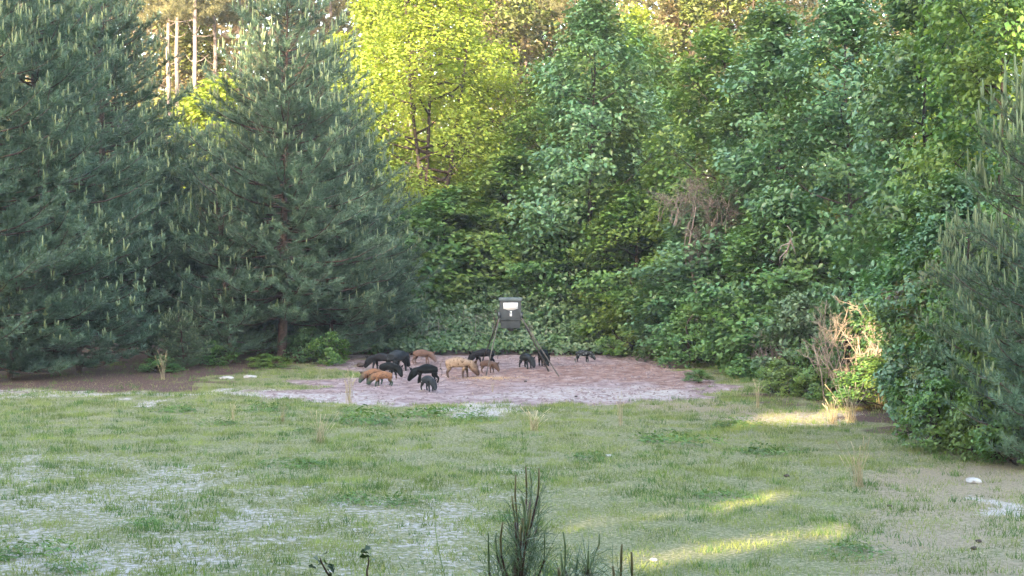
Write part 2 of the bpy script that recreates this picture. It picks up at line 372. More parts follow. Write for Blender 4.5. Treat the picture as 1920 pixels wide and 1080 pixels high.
def broadleaf_tuft(n, r, h, size, seed):
    R = np.random.default_rng(seed)
    a = R.uniform(0, 6.283, n); q = np.sqrt(R.uniform(0, 1, n)) * r
    z = h * R.uniform(.1, 1, n) * (1 - 0.6 * (q / r) ** 2)
    sc = .45 + .9 * vnoise(a * 1.1 + seed, q * 5, seed); P = np.stack([q * np.cos(a) * sc * 1.3, q * np.sin(a) * sc * 1.3, z * sc], 1)
    N = unit(np.stack([np.cos(a) * .5, np.sin(a) * .5, 0.7 + 0 * a], 1) + R.normal(size=(n, 3)) * .35)
    return leaves(P, N, size, R, 0.35)
TUFTS = [mesh_from('weed_tuft', *broadleaf_tuft(300, 0.55, 0.34, 0.10, 100 + i)) for i in range(3)]
weeds = [((690, 790), 1.5, 'broad'), ((820, 780), 1.3, 'low'), ((895, 790), .8, ''), ((575, 808), .55, ''), ((415, 795), .7, ''), ((500, 768), 1.0, ''), ((328, 770), .9, ''),
         ((655, 770), .6, ''), ((1255, 830), 1.2, ''), ((1380, 800), 1.0, ''), ((1350, 935), .7, ''), ((560, 875), .8, ''), ((650, 940), .7, ''), ((735, 945), .7, ''),
         ((20, 1040), .9, ''), ((130, 1065), .6, ''), ((60, 742), .5, ''), ((1100, 860), .7, ''), ((1440, 850), .9, ''), ((1600, 1040), .7, ''), ((960, 975), .5, ''), ((265, 985), .5, '')]
WL = ['broad dark green weed patch in front of the pigs, beside the dry tuft', 'low dark green weed patch just in front of the white sand', 'dark green weed patch at the right end of the low patch by the white sand',
      'small dark green weed clump left of the dry tuft in mid grass', 'green weed clump in the grass below the flat pale stones', 'bright green weed patch below the left tip of the bare earth',
      'green weed patch at the far left of the grass near the sand strip', 'small weed clump under the tall straw tuft at the dirt edge', 'wide green weed patch right of centre in the grass', 'green weed patch in front of the right end of the bare earth',
      'dark green weed clump between the sunlit streak and the pale tall stem', 'faint green weed patch in the middle of the grass left of centre', 'green weed clump in the sandy grass left of the young pines', 'green weed clump nearest the young pines on the sandy grass',
      'bright green weed clump in the bottom left corner', 'green weed clump at the bottom edge near the left corner', 'little weed clump at the far left beside the sand strip', 'green weed patch above the young pine shoots',
      'green weed patch in the right half of the grass below the sunny strip', 'green weed patch at the right end of the nearest sunlit streak', 'green weed clump just behind the tallest young pine shoots', 'green weed clump in the sandy grass on the left']
for i, (((a, b_), s, _), lb) in enumerate(zip(weeds, WL)):
    D = G(b_); X0 = WX(a, D)
    t = thing('weed_clump', lb, 'weed', (X0, D, tz(X0, D)), i * 1.3, 'weed clumps in the grass', (s * 1.1, s * 1.5, s * .75)); obj('leaves', TUFTS[i % 3], M['weed'], t, 'stuff')
def dry_tuft_mesh(n, h, r, seed, lean=.25):
    R = np.random.default_rng(seed); mb = MB()
    for i in range(n):
        a = R.uniform(0, 6.28); q = R.uniform(0, r); hh = h * R.uniform(.45, 1)
        p0 = np.array([q * math.cos(a), q * math.sin(a), -.02]); d = np.array([R.normal() * lean, R.normal() * lean, 1.])
        p1 = p0 + d * hh * .5; p2 = p1 + d * hh * .5 + np.array([R.normal() * .08, R.normal() * .08, 0]) * hh * 2
        mb.tube([p0, p1, p2], [.006, .005, .002], 3)
        if R.uniform() < .45: mb.tube([p2 - (p2 - p1) * .5, p2], [.004, .013], 3)
    return mb.mesh('dry_tuft')
DT = [dry_tuft_mesh(26, 1.0, .14, 300 + i, .14 + .05 * i) for i in range(3)]
for i, (a, b_, s, sx, lb) in enumerate([(655, 752, 1.05, .8, 'tall thin straw tuft at the front edge of the bare earth, below the ginger piglets'), (600, 832, .8, 1.1, 'dry brown grass tuft in the middle of the grass left of centre'),
        (1000, 808, .6, 1.7, 'splayed dry straw tuft in the grass below the pale sand'), (1163, 800, .95, .5, 'single upright dry stalk standing in the grass right of the splayed tuft'), (1610, 915, 1.0, .9, 'pale dry stalks on the right beside the bare tan patch'),
        (306, 712, 1.1, .55, 'pale dry grass clump at the foot of the left pines'), (437, 785, .6, .6, 'short dry tuft on the left of the grass'), (530, 790, .6, .7, 'short dry tuft below the left tip of the bare earth'),
        (1420, 765, .9, .5, 'thin dry stalk at the front right corner of the bare earth'), (1560, 795, .8, 1.3, 'sunlit straw tuft at the foot of the yellow bush'), (1595, 792, 1.1, 1.2, 'tall sunlit straw tuft against the yellow bush'), (924, 735, .35, .6, 'tiny dry tuft on the bare earth'),
        (1700, 760, 1.6, 1.6, 'tall tan reed clump between the yellow bush and the right hand thicket'), (1655, 765, 1.5, 1.2, 'tan reeds rising behind the yellow bush')]):
    D = G(b_); X0 = WX(a, D)
    t = thing('dry_grass_tuft', lb, 'dry grass', (X0, D, tz(X0, D)), i, 'dry grass tufts', (s * sx, s * sx, s)); obj('stalks', DT[i % 3], M['straw'], t, 'stuff')

# ------------------------------------------------------------------ trees: builders
def hardwood(name, H, z0, Rr, seed, nl=26, nc=26, nleaf=26, size=0.18, lobe=(.26, .42), top=0.35, trunk_r=0.16, fork=False, droop=0.0):
    R = np.random.default_rng(seed)
    t = (np.arange(nl) + R.uniform(0, 1, nl)) / nl
    z = z0 + (H - z0) * t
    prof = np.sin(np.clip(0.25 + 0.75 * t, 0, 1) ** 0.8 * math.pi) ** 0.6; prof = np.maximum(prof, top * (1 - t) + .12)
    a = np.arange(nl) * 2.4 + R.uniform(-.5, .5, nl); rr = Rr * prof * R.uniform(.45, .95, nl)
    C = np.stack([rr * np.cos(a), rr * np.sin(a), z], 1); Lr = Rr * R.uniform(*lobe, nl) * (0.55 + .45 * prof)
    d = unit(R.normal(size=(nl, nc, 3))); d[..., 2] = d[..., 2] * .8 + .15
    cc = C[:, None] + d * (Lr[:, None, None] * R.uniform(.55, 1.05, (nl, nc, 1)))
    cc[..., 2] = np.maximum(cc[..., 2], 0.15)
    out_dir = unit(cc - np.array([0, 0, 1.]) * cc[..., 2:3] * .85)
    k = nleaf
    sp = Rr * 0.085
    P = cc[:, :, None] + R.normal(size=(nl, nc, k, 3)) * np.array([sp, sp, sp * .55])
    N = unit(np.broadcast_to(out_dir[:, :, None], P.shape) * .55 + np.array([0, 0, .75]) + R.normal(size=P.shape) * .42)
    V, F = leaves(P.reshape(-1, 3), N.reshape(-1, 3), size, R)
    crown = mesh_from(name + '_crown', V, F)
    mb = MB(); stems = [0] if not fork else [-.5, .1, .7]
    trunks = []
    for s in stems:
        n = 9; zz = np.linspace(-.3, H * .93, n); off = np.linspace(0, 1, n)
        wob = np.cumsum(R.normal(size=(n, 2)) * .12, 0)
        pts = np.stack([wob[:, 0] + s * Rr * .75 * np.clip(off - .12, 0, 1), wob[:, 1] + abs(s) * off * .3, zz], 1); pts[0, :2] = pts[1, :2] = 0
        trunks.append(pts); mb.tube(pts, np.linspace(trunk_r * (1 if not fork else .75), .03, n), 7)
    for i in range(nl):
        T = trunks[i % len(trunks)]
        zb = max(.4, z[i] - 0.35 * rr[i] - .6); q = np.array([np.interp(zb, T[:, 2], T[:, 0]), np.interp(zb, T[:, 2], T[:, 1]), zb])
        mid = (q + C[i]) / 2 + np.array([0, 0, -.12 * rr[i]]) + R.normal(size=3) * .12
        mb.tube([q, mid, C[i]], [trunk_r * .38 * (1 - .6 * t[i]) + .012, trunk_r * .25 * (1 - .6 * t[i]) + .01, .012], 4)
        for j in R.choice(nc, 7, replace=False):
            mb.tube([C[i] + (mid - C[i]) * .25, (C[i] + cc[i, j]) / 2 + R.normal(size=3) * .06, cc[i, j]], [.014, .01, .005], 3)
    tr = mb.mesh(name + '_trunk'); smooth(tr)
    return crown, tr

def pine(name, H, z0, Rr, seed, needles=24, nlen=.25, nwid=.024, whorl=.40, candle_from=.3, dens=1.0):
    R = np.random.default_rng(seed)
    tp, ta = [], []; cp, cs_ = [], []
    mb = MB(); n = 10
    wob = np.cumsum(R.normal(size=(n, 2)) * .05, 0); wob[0] = 0
    T = np.stack([wob[:, 0], wob[:, 1], np.linspace(-.3, H, n)], 1); tr = 0.011 * H + .03
    mb.tube(T, np.linspace(tr, .02, n), 8)
    z = z0
    while z < H - .2:
        t = (z - z0) / (H - z0)
        L0 = Rr * (1 - t ** 1.35) ** .8 * (.55 + .45 * min(1, t / .12)) + .25
        nb = R.integers(4, 7); a0 = R.uniform(0, 6.28)
        for k in range(nb):
            a = a0 + k * 6.283 / nb + R.normal() * .25; L = L0 * R.uniform(.55, 1.12)
            base = np.array([np.interp(z, T[:, 2], T[:, 0]), np.interp(z, T[:, 2], T[:, 1]), z + R.normal() * .08])
            el = -.22 + .65 * t + R.normal() * .12
            dirh = np.array([math.cos(a), math.sin(a), 0])
            u = np.linspace(0, 1, 6)[:, None]
            pts = base + dirh * L * u + np.array([0, 0, 1]) * L * (el * u + (.26 + .15 * t) * u ** 3)
            mb.tube(pts, np.linspace(.012 * L + .01, .007, 6), 4)
            side = np.array([-math.sin(a), math.cos(a), 0])
            ns = max(3, int((3.2 * L + 2) * dens))
            for q in range(ns):
                uu = R.uniform(.12, 1.0) ** .85 if q else 1.0
                p = np.array([np.interp(uu, u[:, 0], pts[:, i]) for i in range(3)])
                sl = (L * .34 * (1.2 - uu) + .30) * R.uniform(.7, 1.2); sgn = 1 if q % 2 else -1
                d = unit(dirh * R.uniform(.5, .9) + side * sgn * R.uniform(.3, 1.0) * (0.2 if q == 0 else 1) + np.array([0, 0, R.uniform(.15, .7)]))
                e = p + d * sl + np.array([0, 0, .12 * sl])
                if sl > .35: mb.tube([p, e], [.008, .004], 3)
                nt_ = max(1, int(sl / .19))
                for f in range(nt_):
                    g = (f + 1) / nt_
                    tp.append(p + (e - p) * g); ta.append(unit(d + np.array([0, 0, .5 * g])))
                if t > candle_from * R.uniform(.3, 1.3) and R.uniform() < .75 * (.35 + t) * (uu > .5) or R.uniform() < .04: cp.append(e); cs_.append(R.uniform(.5, 1.25) * (.7 + .5 * t))
        z += whorl * R.uniform(.7, 1.25) * (1 - .35 * t)
    tp.append(T[-1]); ta.append(np.array([0, 0, 1.])); cp.append(T[-1]); cs_.append(1.5)
    tp = np.array(tp); ta = np.array(ta); m_ = len(tp); k = needles
    rd = unit(R.normal(size=(m_, k, 3)))
    d = unit(ta[:, None] * .9 + rd * .85 + np.array([0, 0, .1]))
    base = tp[:, None] - ta[:, None] * R.uniform(0, .16, (m_, k, 1))
    s = unit(np.cross(d, rd[:, ::-1] + .01)) * nwid * .5
    L = nlen * R.uniform(.7, 1.15, (m_, k, 1))
    V = np.stack([base - s, base + s, base + d * L], 2).reshape(-1, 3)
    crown = mesh_from(name + '_crown', V, np.arange(len(V), dtype=np.int32).reshape(-1, 3))
    cm = MB()
    for c_, s_ in zip(cp, cs_):
        h = .44 * s_
        for q in range(R.integers(1, 4)):
            hh = h * (1 if q == 0 else R.uniform(.4, .7)); o_ = np.array([R.normal() * .05, R.normal() * .05, 0]) * (q > 0)
            r_ = .030; tip = o_ + np.array([R.normal() * .02, R.normal() * .02, hh])
            cm.tube([c_ + o_ * .3, c_ + o_ * .3 + (tip - o_ * .3) * .35, c_ + o_ * .3 + (tip - o_ * .3) * .8, c_ + tip], [r_ * .55, r_, r_ * .85, .006], 3)
    trm = mb.mesh(name + '_trunk'); smooth(trm)
    print(name, 'tufts', m_, 'tris', m_ * k)
    return crown, trm, cm.mesh(name + '_new_shoots')

def place_pine(proto, px, D, label, hs=1.0, rs=1.0, rz=0.0, mat='needle', py=None, group='young pines on the left edge', name='pine_tree', cat='pine tree'):
    if py is not None: D = G(py)
    x = WX(px, D)
    t = thing(name, label, cat, (x, D, tz(x, D)), rz, group, (rs, rs, hs))
    obj('trunk', proto[1], M['bark_pine'], t)
    obj('crown', proto[0], M[mat], t, 'stuff')
    obj('new_shoots', proto[2], M['candle'], t, 'stuff')
    return t
def place_tree(proto, px, D, label, H=None, base=1.0, rs=1.0, rz=0.0, mat='leaf_green', bark='bark_dark', group='broadleaf trees at the clearing edge', name='broadleaf_tree', cat='tree', hs=1.0):
    x = WX(px, D)
    t = thing(name, label, cat, (x, D, tz(x, D)), rz, group, (rs, rs, hs))
    obj('trunk', proto[1], M[bark], t); obj('crown', proto[0], M[mat], t, 'stuff')
    return t

# ------------------------------------------------------------------ the left pines
PA = pine('pine_a', 19.0, .6, 4.6, 1, 24)
PB = pine('pine_b', 15.6, 1.9, 4.4, 2, 24)
PC = pine('pine_c', 11.5, .7, 3.6, 3, 24)
PD = pine('pine_d', 6.0, .4, 2.2, 4, 22, whorl=.38, candle_from=.1)
LP = [(PB, 595, 70.5, .86, 1.0, 2.9, 'needle', 'tall pine close behind the right shoulder of the one with the bare trunk'), (PB, 528, 66.5, 1.0, 1.12, .5, 'needle', 'tall pine with its dark bare trunk showing beside the fallen log'),
      (PA, 60, 60, 1.0, 1.05, 0, 'needle', 'tallest front pine near the left edge of the photo'),
      (PA, 195, 66, .88, 1.0, 2.1, 'needle', 'tall dark pine just left of the gap where the pale trunks show'),
      (PB, 130, 74, 1.25, 1.05, 1.2, 'needle', 'tall pine standing behind the two leftmost front pines'),
      (PC, 360, 72, .86, 1.2, 0.4, 'needle', 'shorter pine filling below the gap with the pale trunks'),
      (PA, -70, 56, 1.0, 1.0, 1.5, 'needle', 'pine cut by the left edge of the photo'),
      (PC, 662, 72, .84, 1.0, 3.1, 'needle', 'pine at the right end of the pine row, beside the yellow tree'),
      (PD, 430, 65.5, 1.15, 1.25, .7, 'needle', 'half grown pine in front, left of the bare dark trunk'),
      (PD, 150, 60.5, 1.0, 1.3, 2.5, 'needle', 'low bushy pine in front near the left edge, over the brown needles'),
      (PC, 285, 68, .85, 1.0, 4.0, 'needle', 'pine with a black trunk foot behind the dry grass clump'),
      (PD, 620, 68, 1.05, 1.15, 5.0, 'needle', 'half grown pine right of the bare dark trunk'),
      (PD, 20, 57.5, .8, 1.2, 4.1, 'needle', 'low pine in the lower left corner of the pine row'),
      (PD, 712, 73, .8, 1.0, 1.1, 'needle', 'small pine at the end of the pine row above the black pigs'),
      (PC, 480, 74, 1.0, 1.0, 2.2, 'needle', 'pine behind the one with the bare trunk, to its left'),
      (PD, 345, 62, .36, .5, 1.1, 'needle_pale', 'knee high yellowish pine seedling at the foot of the row')]
for pr, px, D, hs, rs, rz, mt, lb in LP: place_pine(pr, px, D, lb, hs, rs, rz, mt)

# ------------------------------------------------------------------ broadleaf trees
HA = hardwood('tree_a', 15.5, .3, 3.6, 11, nl=36, nc=30, nleaf=19, size=.27)
HB = hardwood('tree_b', 15.5, .6, 4.2, 12, nl=36, nc=30, nleaf=19, size=.26)
HC = hardwood('tree_c', 9.0, .2, 3.2, 13, nl=26, nc=28, nleaf=19, size=.26)
HY = hardwood('tree_y', 19.5, 6.0, 5.0, 14, nl=52, nc=26, nleaf=26, size=.20, fork=True, trunk_r=.24, lobe=(.24, .36), top=.55)
HS = hardwood('bush_a', 2.4, .1, 1.5, 15, nl=14, nc=16, nleaf=20, size=.13, trunk_r=.05)
HT = hardwood('bush_b', 1.6, .05, 1.2, 16, nl=12, nc=14, nleaf=18, size=.12, trunk_r=.04)
TR = [(HC, 1790, 43.5, .70, .62, 3.9, 'leaf_blue', 'pale blue green leafy tree left of the right hand pines'),
      (HC, 1890, 39, .52, .55, 2.5, 'leaf_mid', 'leafy tree top between the right hand pines'),
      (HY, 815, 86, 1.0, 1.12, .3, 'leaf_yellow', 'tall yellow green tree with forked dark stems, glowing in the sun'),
      (HB, 1110, 77, 1.08, .98, 4.2, 'leaf_blue', 'tall dark green tree behind and right of the feeder, reaching the top of the photo'),
      (HC, 960, 82, 1.02, 1.25, 1.2, 'leaf_mid', 'mid green tree behind the feeder, right of the yellow tree'),
      (HC, 850, 80, .82, 1.2, 2.2, 'leaf_mid', 'small green tree under the yellow tree'),
      (HC, 770, 79, .70, 1.05, 3.0, 'leaf_green', 'small dark green tree between the pines and the yellow tree'),
      (HC, 1050, 78, .75, 1.05, 4.0, 'leaf_green', 'low green tree directly behind the feeder'),
      (HB, 1200, 80, .82, .85, 2.0, 'leaf_mid', 'yellowish green tree right of the tall narrow one'),
      (HC, 1180, 74, .80, 1.0, 5.1, 'leaf_mid', 'leafy tree behind the small black pig'),
      (HA, 1345, 72, .92, .9, 1.1, 'leaf_mid', 'tree rising behind the grey tangle of dead twigs'),
      (HA, 1450, 65, .92, .95, 2.4, 'leaf_blue', 'big blue green tree in the middle of the right side'),
      (HC, 1330, 67, .72, 1.0, 3.3, 'leaf_blue', 'low blue green tree under the grey tangle'),
      (HB, 1590, 60, .92, .85, .9, 'leaf_blue', 'tall tree with the dark leaning stem behind the dead brush'),
      (HC, 1470, 60, .72, .95, 4.4, 'leaf_green', 'low dark tree left of the dead brush'),
      (HA, 1740, 52, .98, .80, 3.6, 'leaf_blue', 'tall blue green tree left of the right hand pine'),
      (HB, 1880, 47, .95, .72, 5.2, 'leaf_mid', 'tall tree in the upper right corner, its leaves lit yellow'),
      (HC, 1745, 50, .66, .75, .4, 'leaf_green', 'dark leafy tree behind the yellow sunlit bush'),
      (HC, 1835, 42, .55, .66, 1.9, 'leaf_olive', 'low olive tree behind the right hand pine'),
      (HC, 1990, 41, .9, .8, 2.9, 'leaf_green', 'tree cut by the right edge of the photo')]
for pr, px, D, hs, rs, rz, mt, lb in TR: place_tree(pr, px, D, lb, rs=rs, rz=rz, mat=mt, hs=hs)
# second row and sunlit trees farther back
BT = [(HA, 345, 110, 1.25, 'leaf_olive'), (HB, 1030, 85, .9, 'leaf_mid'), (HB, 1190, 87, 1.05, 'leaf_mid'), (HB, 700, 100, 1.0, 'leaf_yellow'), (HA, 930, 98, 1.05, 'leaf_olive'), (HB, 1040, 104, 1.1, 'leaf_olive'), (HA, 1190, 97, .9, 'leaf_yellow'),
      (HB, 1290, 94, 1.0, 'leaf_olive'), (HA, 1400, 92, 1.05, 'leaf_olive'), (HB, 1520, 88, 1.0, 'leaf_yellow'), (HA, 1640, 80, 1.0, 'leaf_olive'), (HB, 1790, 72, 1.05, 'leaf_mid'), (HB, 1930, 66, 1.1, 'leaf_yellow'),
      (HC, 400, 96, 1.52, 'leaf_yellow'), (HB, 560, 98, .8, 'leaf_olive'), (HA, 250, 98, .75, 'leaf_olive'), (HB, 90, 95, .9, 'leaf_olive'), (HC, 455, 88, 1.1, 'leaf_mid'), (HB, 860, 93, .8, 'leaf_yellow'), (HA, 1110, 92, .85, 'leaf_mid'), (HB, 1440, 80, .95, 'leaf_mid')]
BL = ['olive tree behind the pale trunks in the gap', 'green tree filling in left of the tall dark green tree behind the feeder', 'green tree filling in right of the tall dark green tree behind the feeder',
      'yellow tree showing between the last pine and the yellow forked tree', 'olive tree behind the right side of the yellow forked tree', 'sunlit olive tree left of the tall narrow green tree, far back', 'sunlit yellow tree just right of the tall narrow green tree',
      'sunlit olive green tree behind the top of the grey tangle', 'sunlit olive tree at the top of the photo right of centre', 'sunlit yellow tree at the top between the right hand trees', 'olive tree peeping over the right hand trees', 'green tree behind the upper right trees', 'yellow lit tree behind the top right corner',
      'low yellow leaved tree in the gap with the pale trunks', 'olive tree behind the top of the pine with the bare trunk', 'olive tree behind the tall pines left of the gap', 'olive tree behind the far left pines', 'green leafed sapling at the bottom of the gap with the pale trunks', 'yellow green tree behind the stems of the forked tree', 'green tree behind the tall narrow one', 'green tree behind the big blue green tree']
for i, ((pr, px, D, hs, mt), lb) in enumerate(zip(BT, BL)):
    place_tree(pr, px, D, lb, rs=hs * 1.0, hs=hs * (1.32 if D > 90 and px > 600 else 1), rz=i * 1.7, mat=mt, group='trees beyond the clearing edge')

# tall pines with pale bare trunks, far back
R = np.random.default_rng(5)
mb = MB(); z = np.linspace(-.5, 30, 12); wob = np.cumsum(R.normal(size=(12, 2)) * .06, 0)
Tp = np.stack([wob[:, 0], wob[:, 1], z], 1); mb.tube(Tp, np.linspace(.19, .07, 12), 8)
for i in range(14):
    zz = R.uniform(6, 20); a = R.uniform(0, 6.28); L = R.uniform(.5, 2.2); p = np.array([np.interp(zz, z, Tp[:, 0]), np.interp(zz, z, Tp[:, 1]), zz])
    d = np.array([math.cos(a), math.sin(a), R.uniform(-.2, .6)]); mb.tube([p, p + d * L * .5, p + d * L + np.array([0, 0, .2])], [.035, .02, .008], 4)
TALL = mb.mesh('tall_trunk'); smooth(TALL)
TPN = [(253, 112), (315, 104), (331, 100), (365, 98), (403, 108), (452, 116), (620, 118), (770, 120), (905, 104), (985, 110), (1101, 100), (1262, 102), (1341, 96), (1470, 104), (1685, 90), (1790, 96), (1560, 112), (150, 112), (40, 104)]
TL = ['pale trunk at the left of the gap, half hidden by pine tips', 'left one of the close pair of pale trunks in the gap', 'right one of the close pair of pale trunks in the gap', 'lavender grey trunk right of the close pair', 'pinkish trunk at the right of the gap', 'trunk behind the left flank of the pine with the bare trunk',
      'trunk behind the top of the pine with the bare trunk', 'trunk behind the yellow tree', 'pink lit trunk seen through the right side of the yellow tree', 'trunk right of the yellow tree', 'pink lit trunk seen through the tall narrow green tree', 'trunk above the grey tangle', 'pale sunlit trunk at the top right of centre', 'trunk at the top above the big blue green tree', 'orange lit trunk near the upper right', 'trunk behind the upper right tree', 'trunk between the upper right trees', 'trunk behind the left pines', 'trunk behind the far left pine']
for i, ((px, D), lb) in enumerate(zip(TPN, TL)):
    x = WX(px, D); t = thing('tall_pine', lb, 'pine tree', (x, D, tz(x, D)), i * 1.1, 'tall pines far back', None)
    obj('trunk', TALL, M['bark_pale'], t)
    c = obj('crown', PC[0], M['needle_far'], t, 'stuff'); c.location = (0, 0, 17.5); c.scale = (1.0, 1.0, 1.2)

# far wood closing the view
R = np.random.default_rng(6)
n = 150000
yy = R.uniform(124, 158, n); xx = R.uniform(-1, 1, n) * 66; zz = R.uniform(0, 1, n) ** .9 * 38
k = fbm(xx / 5 + yy / 9, zz / 6, 8, 3) > .22; xx, yy, zz = xx[k], yy[k], zz[k]
P = np.stack([xx, yy, zz + terrain(xx, yy)], 1); N = unit(R.normal(size=P.shape) + np.array([0, -.5, .6]))
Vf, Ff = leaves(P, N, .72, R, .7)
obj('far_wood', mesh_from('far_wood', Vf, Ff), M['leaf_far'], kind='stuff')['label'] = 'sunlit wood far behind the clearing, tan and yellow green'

# ------------------------------------------------------------------ bramble thicket behind the bare earth
R = np.random.default_rng(9)
def thicket(n, xa, xb, ya, yb, hfun, size, seed):
    R = np.random.default_rng(seed); nc = n // 14
    x = R.uniform(xa, xb, nc); u = R.uniform(0, 1, nc) ** .8; y = ya + (yb - ya) * u
    top = hfun(x, u) ; z = top * R.uniform(.35, 1.0, nc)
    y = y + 1.0 * (fbm(x / 1.6, z / 1.2, seed, 3) - .5)
    P = np.stack([x, y, z + terrain(x, y)], 1)[:, None] + R.normal(size=(nc, 14, 3)) * np.array([.17, .17, .09])
    P = P.reshape(-1, 3); P[:, 2] = np.maximum(P[:, 2], .04)
    N = unit(np.array([0, -.45, .8]) + R.normal(size=P.shape) * .42)
    return leaves(P, N, size, R, .62)
def hf(x, u): return (0.40 + 2.9 * sstep(0, .9, u)) * (0.62 + .7 * fbm(x / 2.2, u * 4 + 3, 71, 3))
Vt, Ft = thicket(64000, -13.5, 12, 70.5, 79.5, hf, .19, 12)
obj('bramble_thicket', mesh_from('bramble_thicket', Vt, Ft), M['bramble'], kind='stuff')['label'] = 'waist high bramble thicket along the back of the bare earth'
mb = MB()
for i in range(150):
    x0 = R.uniform(-12.5, 11.5); y0 = R.uniform(71.5, 77); L = R.uniform(.8, 2.2); a = R.uniform(0, 6.28); h = R.uniform(.7, 2.0)
    mb.tube([(x0, y0, 0), (x0 + .3 * L * math.cos(a), y0 + .3 * L * math.sin(a), h), (x0 + L * math.cos(a), y0 + L * math.sin(a) * .5, h * .7)], [.012, .01, .005], 3)
obj('bramble_canes', mb.mesh('bramble_canes'), M['twig_grey'], kind='stuff')['label'] = 'thin arching canes in the bramble thicket'

# bushes
BU = [(HS, 1850, 35.6, 1.15, .7, 'leaf_mid', 'olive green vine covered bush in front of the right hand pines'), (HS, 1905, 36.2, 1.45, .6, 'bramble', 'grey green bush against the trunk of the right hand pine'), (HS, 1292, 63.5, .95, 1.1, 'leaf_green', 'dark bush at the foot of the grey dead tree'), (HT, 300, 60.5, .35, .7, 'leaf_green', 'flat weedy patch beside the dry grass clump under the pines'), (HT, 500, 63, .30, .8, 'leaf_mid', 'flat weedy patch right of the flat pale stones'), (HT, 1540, 49.5, .55, .7, 'leaf_mid', 'low pale green bush in front of the left dead brush'),
      (HS, 1185, 70.5, 1.15, 1.25, 'leaf_mid', 'bright green bush at the back of the bare earth, right of the small black pig'), (HT, 1110, 73, 1.1, 1.2, 'bramble', 'low bush behind the small black pig'),
      (HT, 618, 64.5, .75, .8, 'leaf_mid', 'small round green bush at the end of the fallen log'), (HT, 575, 66, .8, .8, 'leaf_blue', 'small bush with pale blossom like leaves behind the fallen log'),
      (HS, 1290, 69, 1.1, 1.3, 'leaf_green', 'green bush behind the red end of the bare earth'), (HS, 1370, 66, 1.1, 1.3, 'leaf_green', 'shady bush at the right end of the bare earth'),
      (HT, 1465, 50.5, .65, .8, 'leaf_mid', 'pale leaved low bush at the right front corner of the bare earth'), (HT, 1310, 56.5, .22, .5, 'leaf_green', 'flat weedy sprig lying at the right end of the bare earth'),
      (HT, 1535, 50.5, 1.0, .95, 'leaf_green', 'dark low bush left of the yellow sunlit bush'), (HS, 1635, 46.5, .60, .92, 'leaf_mid', 'yellow green bush standing in the patch of sun'),
      (HS, 1780, 38.5, 1.0, .85, 'bramble', 'blue green bush where the right hand thicket reaches the grass'), (HT, 1765, 36.5, .9, .9, 'leaf_mid', 'bright leaved low bush at the front foot of the right hand thicket'),
      (HS, 1870, 34.8, .85, .75, 'leaf_mid', 'olive bush under the right hand pine'), (HT, 1915, 33.8, .8, .8, 'leaf_green', 'dark low bush at the right edge beside the grass'),
      (HS, 1930, 39, 1.8, 1.1, 'leaf_green', 'tall dark bush at the right edge behind the pine'), (HS, 1735, 46, 1.75, 1.0, 'leaf_mid', 'tall green bush right of the dead brush'),
      (HS, 1800, 41, 1.6, 1.1, 'leaf_mid', 'tall olive bush left of the right hand pine'), (HT, 400, 64, .55, .8, 'leaf_green', 'small weedy bush in front of the half grown pine'), (HT, 1420, 58, .9, 1.1, 'leaf_green', 'low dark bush behind the front right corner of the bare earth'), (HS, 1500, 56, 1.2, 1.2, 'bramble', 'grey green bush left of the dead brush')]
for i, (pr, px, D, hs, rs, mt, lb) in enumerate(BU):
    place_tree(pr, px, D, lb, rs=rs, hs=hs, rz=i * 2.3, mat=mt, group='bushes round the clearing', name='bush', cat='bush')

# the pine on the right
PR = pine('pine_r', 8.2, .8, 2.3, 8, 26, nlen=.19, nwid=.013, whorl=.36, candle_from=.15, dens=1.25)
place_pine(PR, 1975, 35.5, 'pine with pale upright tips at the right edge, in front of the leafy trees', 1.0, .95, .3, 'needle_pale', group='pines on the right')
place_pine(PD, 1960, 33.5, 'smaller pine cut by the right edge of the photo', .85, .8, 2.3, 'needle', group='pines on the right')
place_pine(PR, 1815, 39.5, 'pine behind the leafy bushes on the right, only its pale tips showing', .62, .62, 2.0, 'needle', group='pines on the right')

# dead, leafless brush
def twiggy(seed, H, spread, n0, depth=3, r0=.02, up=.6):
    R = np.random.default_rng(seed); mb = MB()
    def grow(p, d, L, r, lv):
        q1 = p + d * L * .5 + R.normal(size=3) * L * .06; q2 = q1 + unit(d + R.normal(size=3) * .2) * L * .5
        mb.tube([p, q1, q2], [r, r * .8, r * .55], 3)
        if lv == 0: return
        for _ in range(3):
            s = R.uniform(.3, 1); b = p + (q2 - p) * s
            grow(b, unit(d * up + R.normal(size=3) * .55 + np.array([0, 0, .15])), L * R.uniform(.38, .6), r * .6, lv - 1)
    for i in range(n0):
        a = R.uniform(0, 6.28); b = R.uniform(0, spread)
        grow(np.array([b * math.cos(a), b * math.sin(a), -.02]), unit(np.array([R.normal() * .14, R.normal() * .14, 1])), H * R.uniform(.6, .85), r0, depth)
    return mb.mesh('dead_brush')
TW = [twiggy(21, 2.2, .5, 8, 4, .024, .75), twiggy(22, 2.5, .4, 8, 4, .024, .75)]
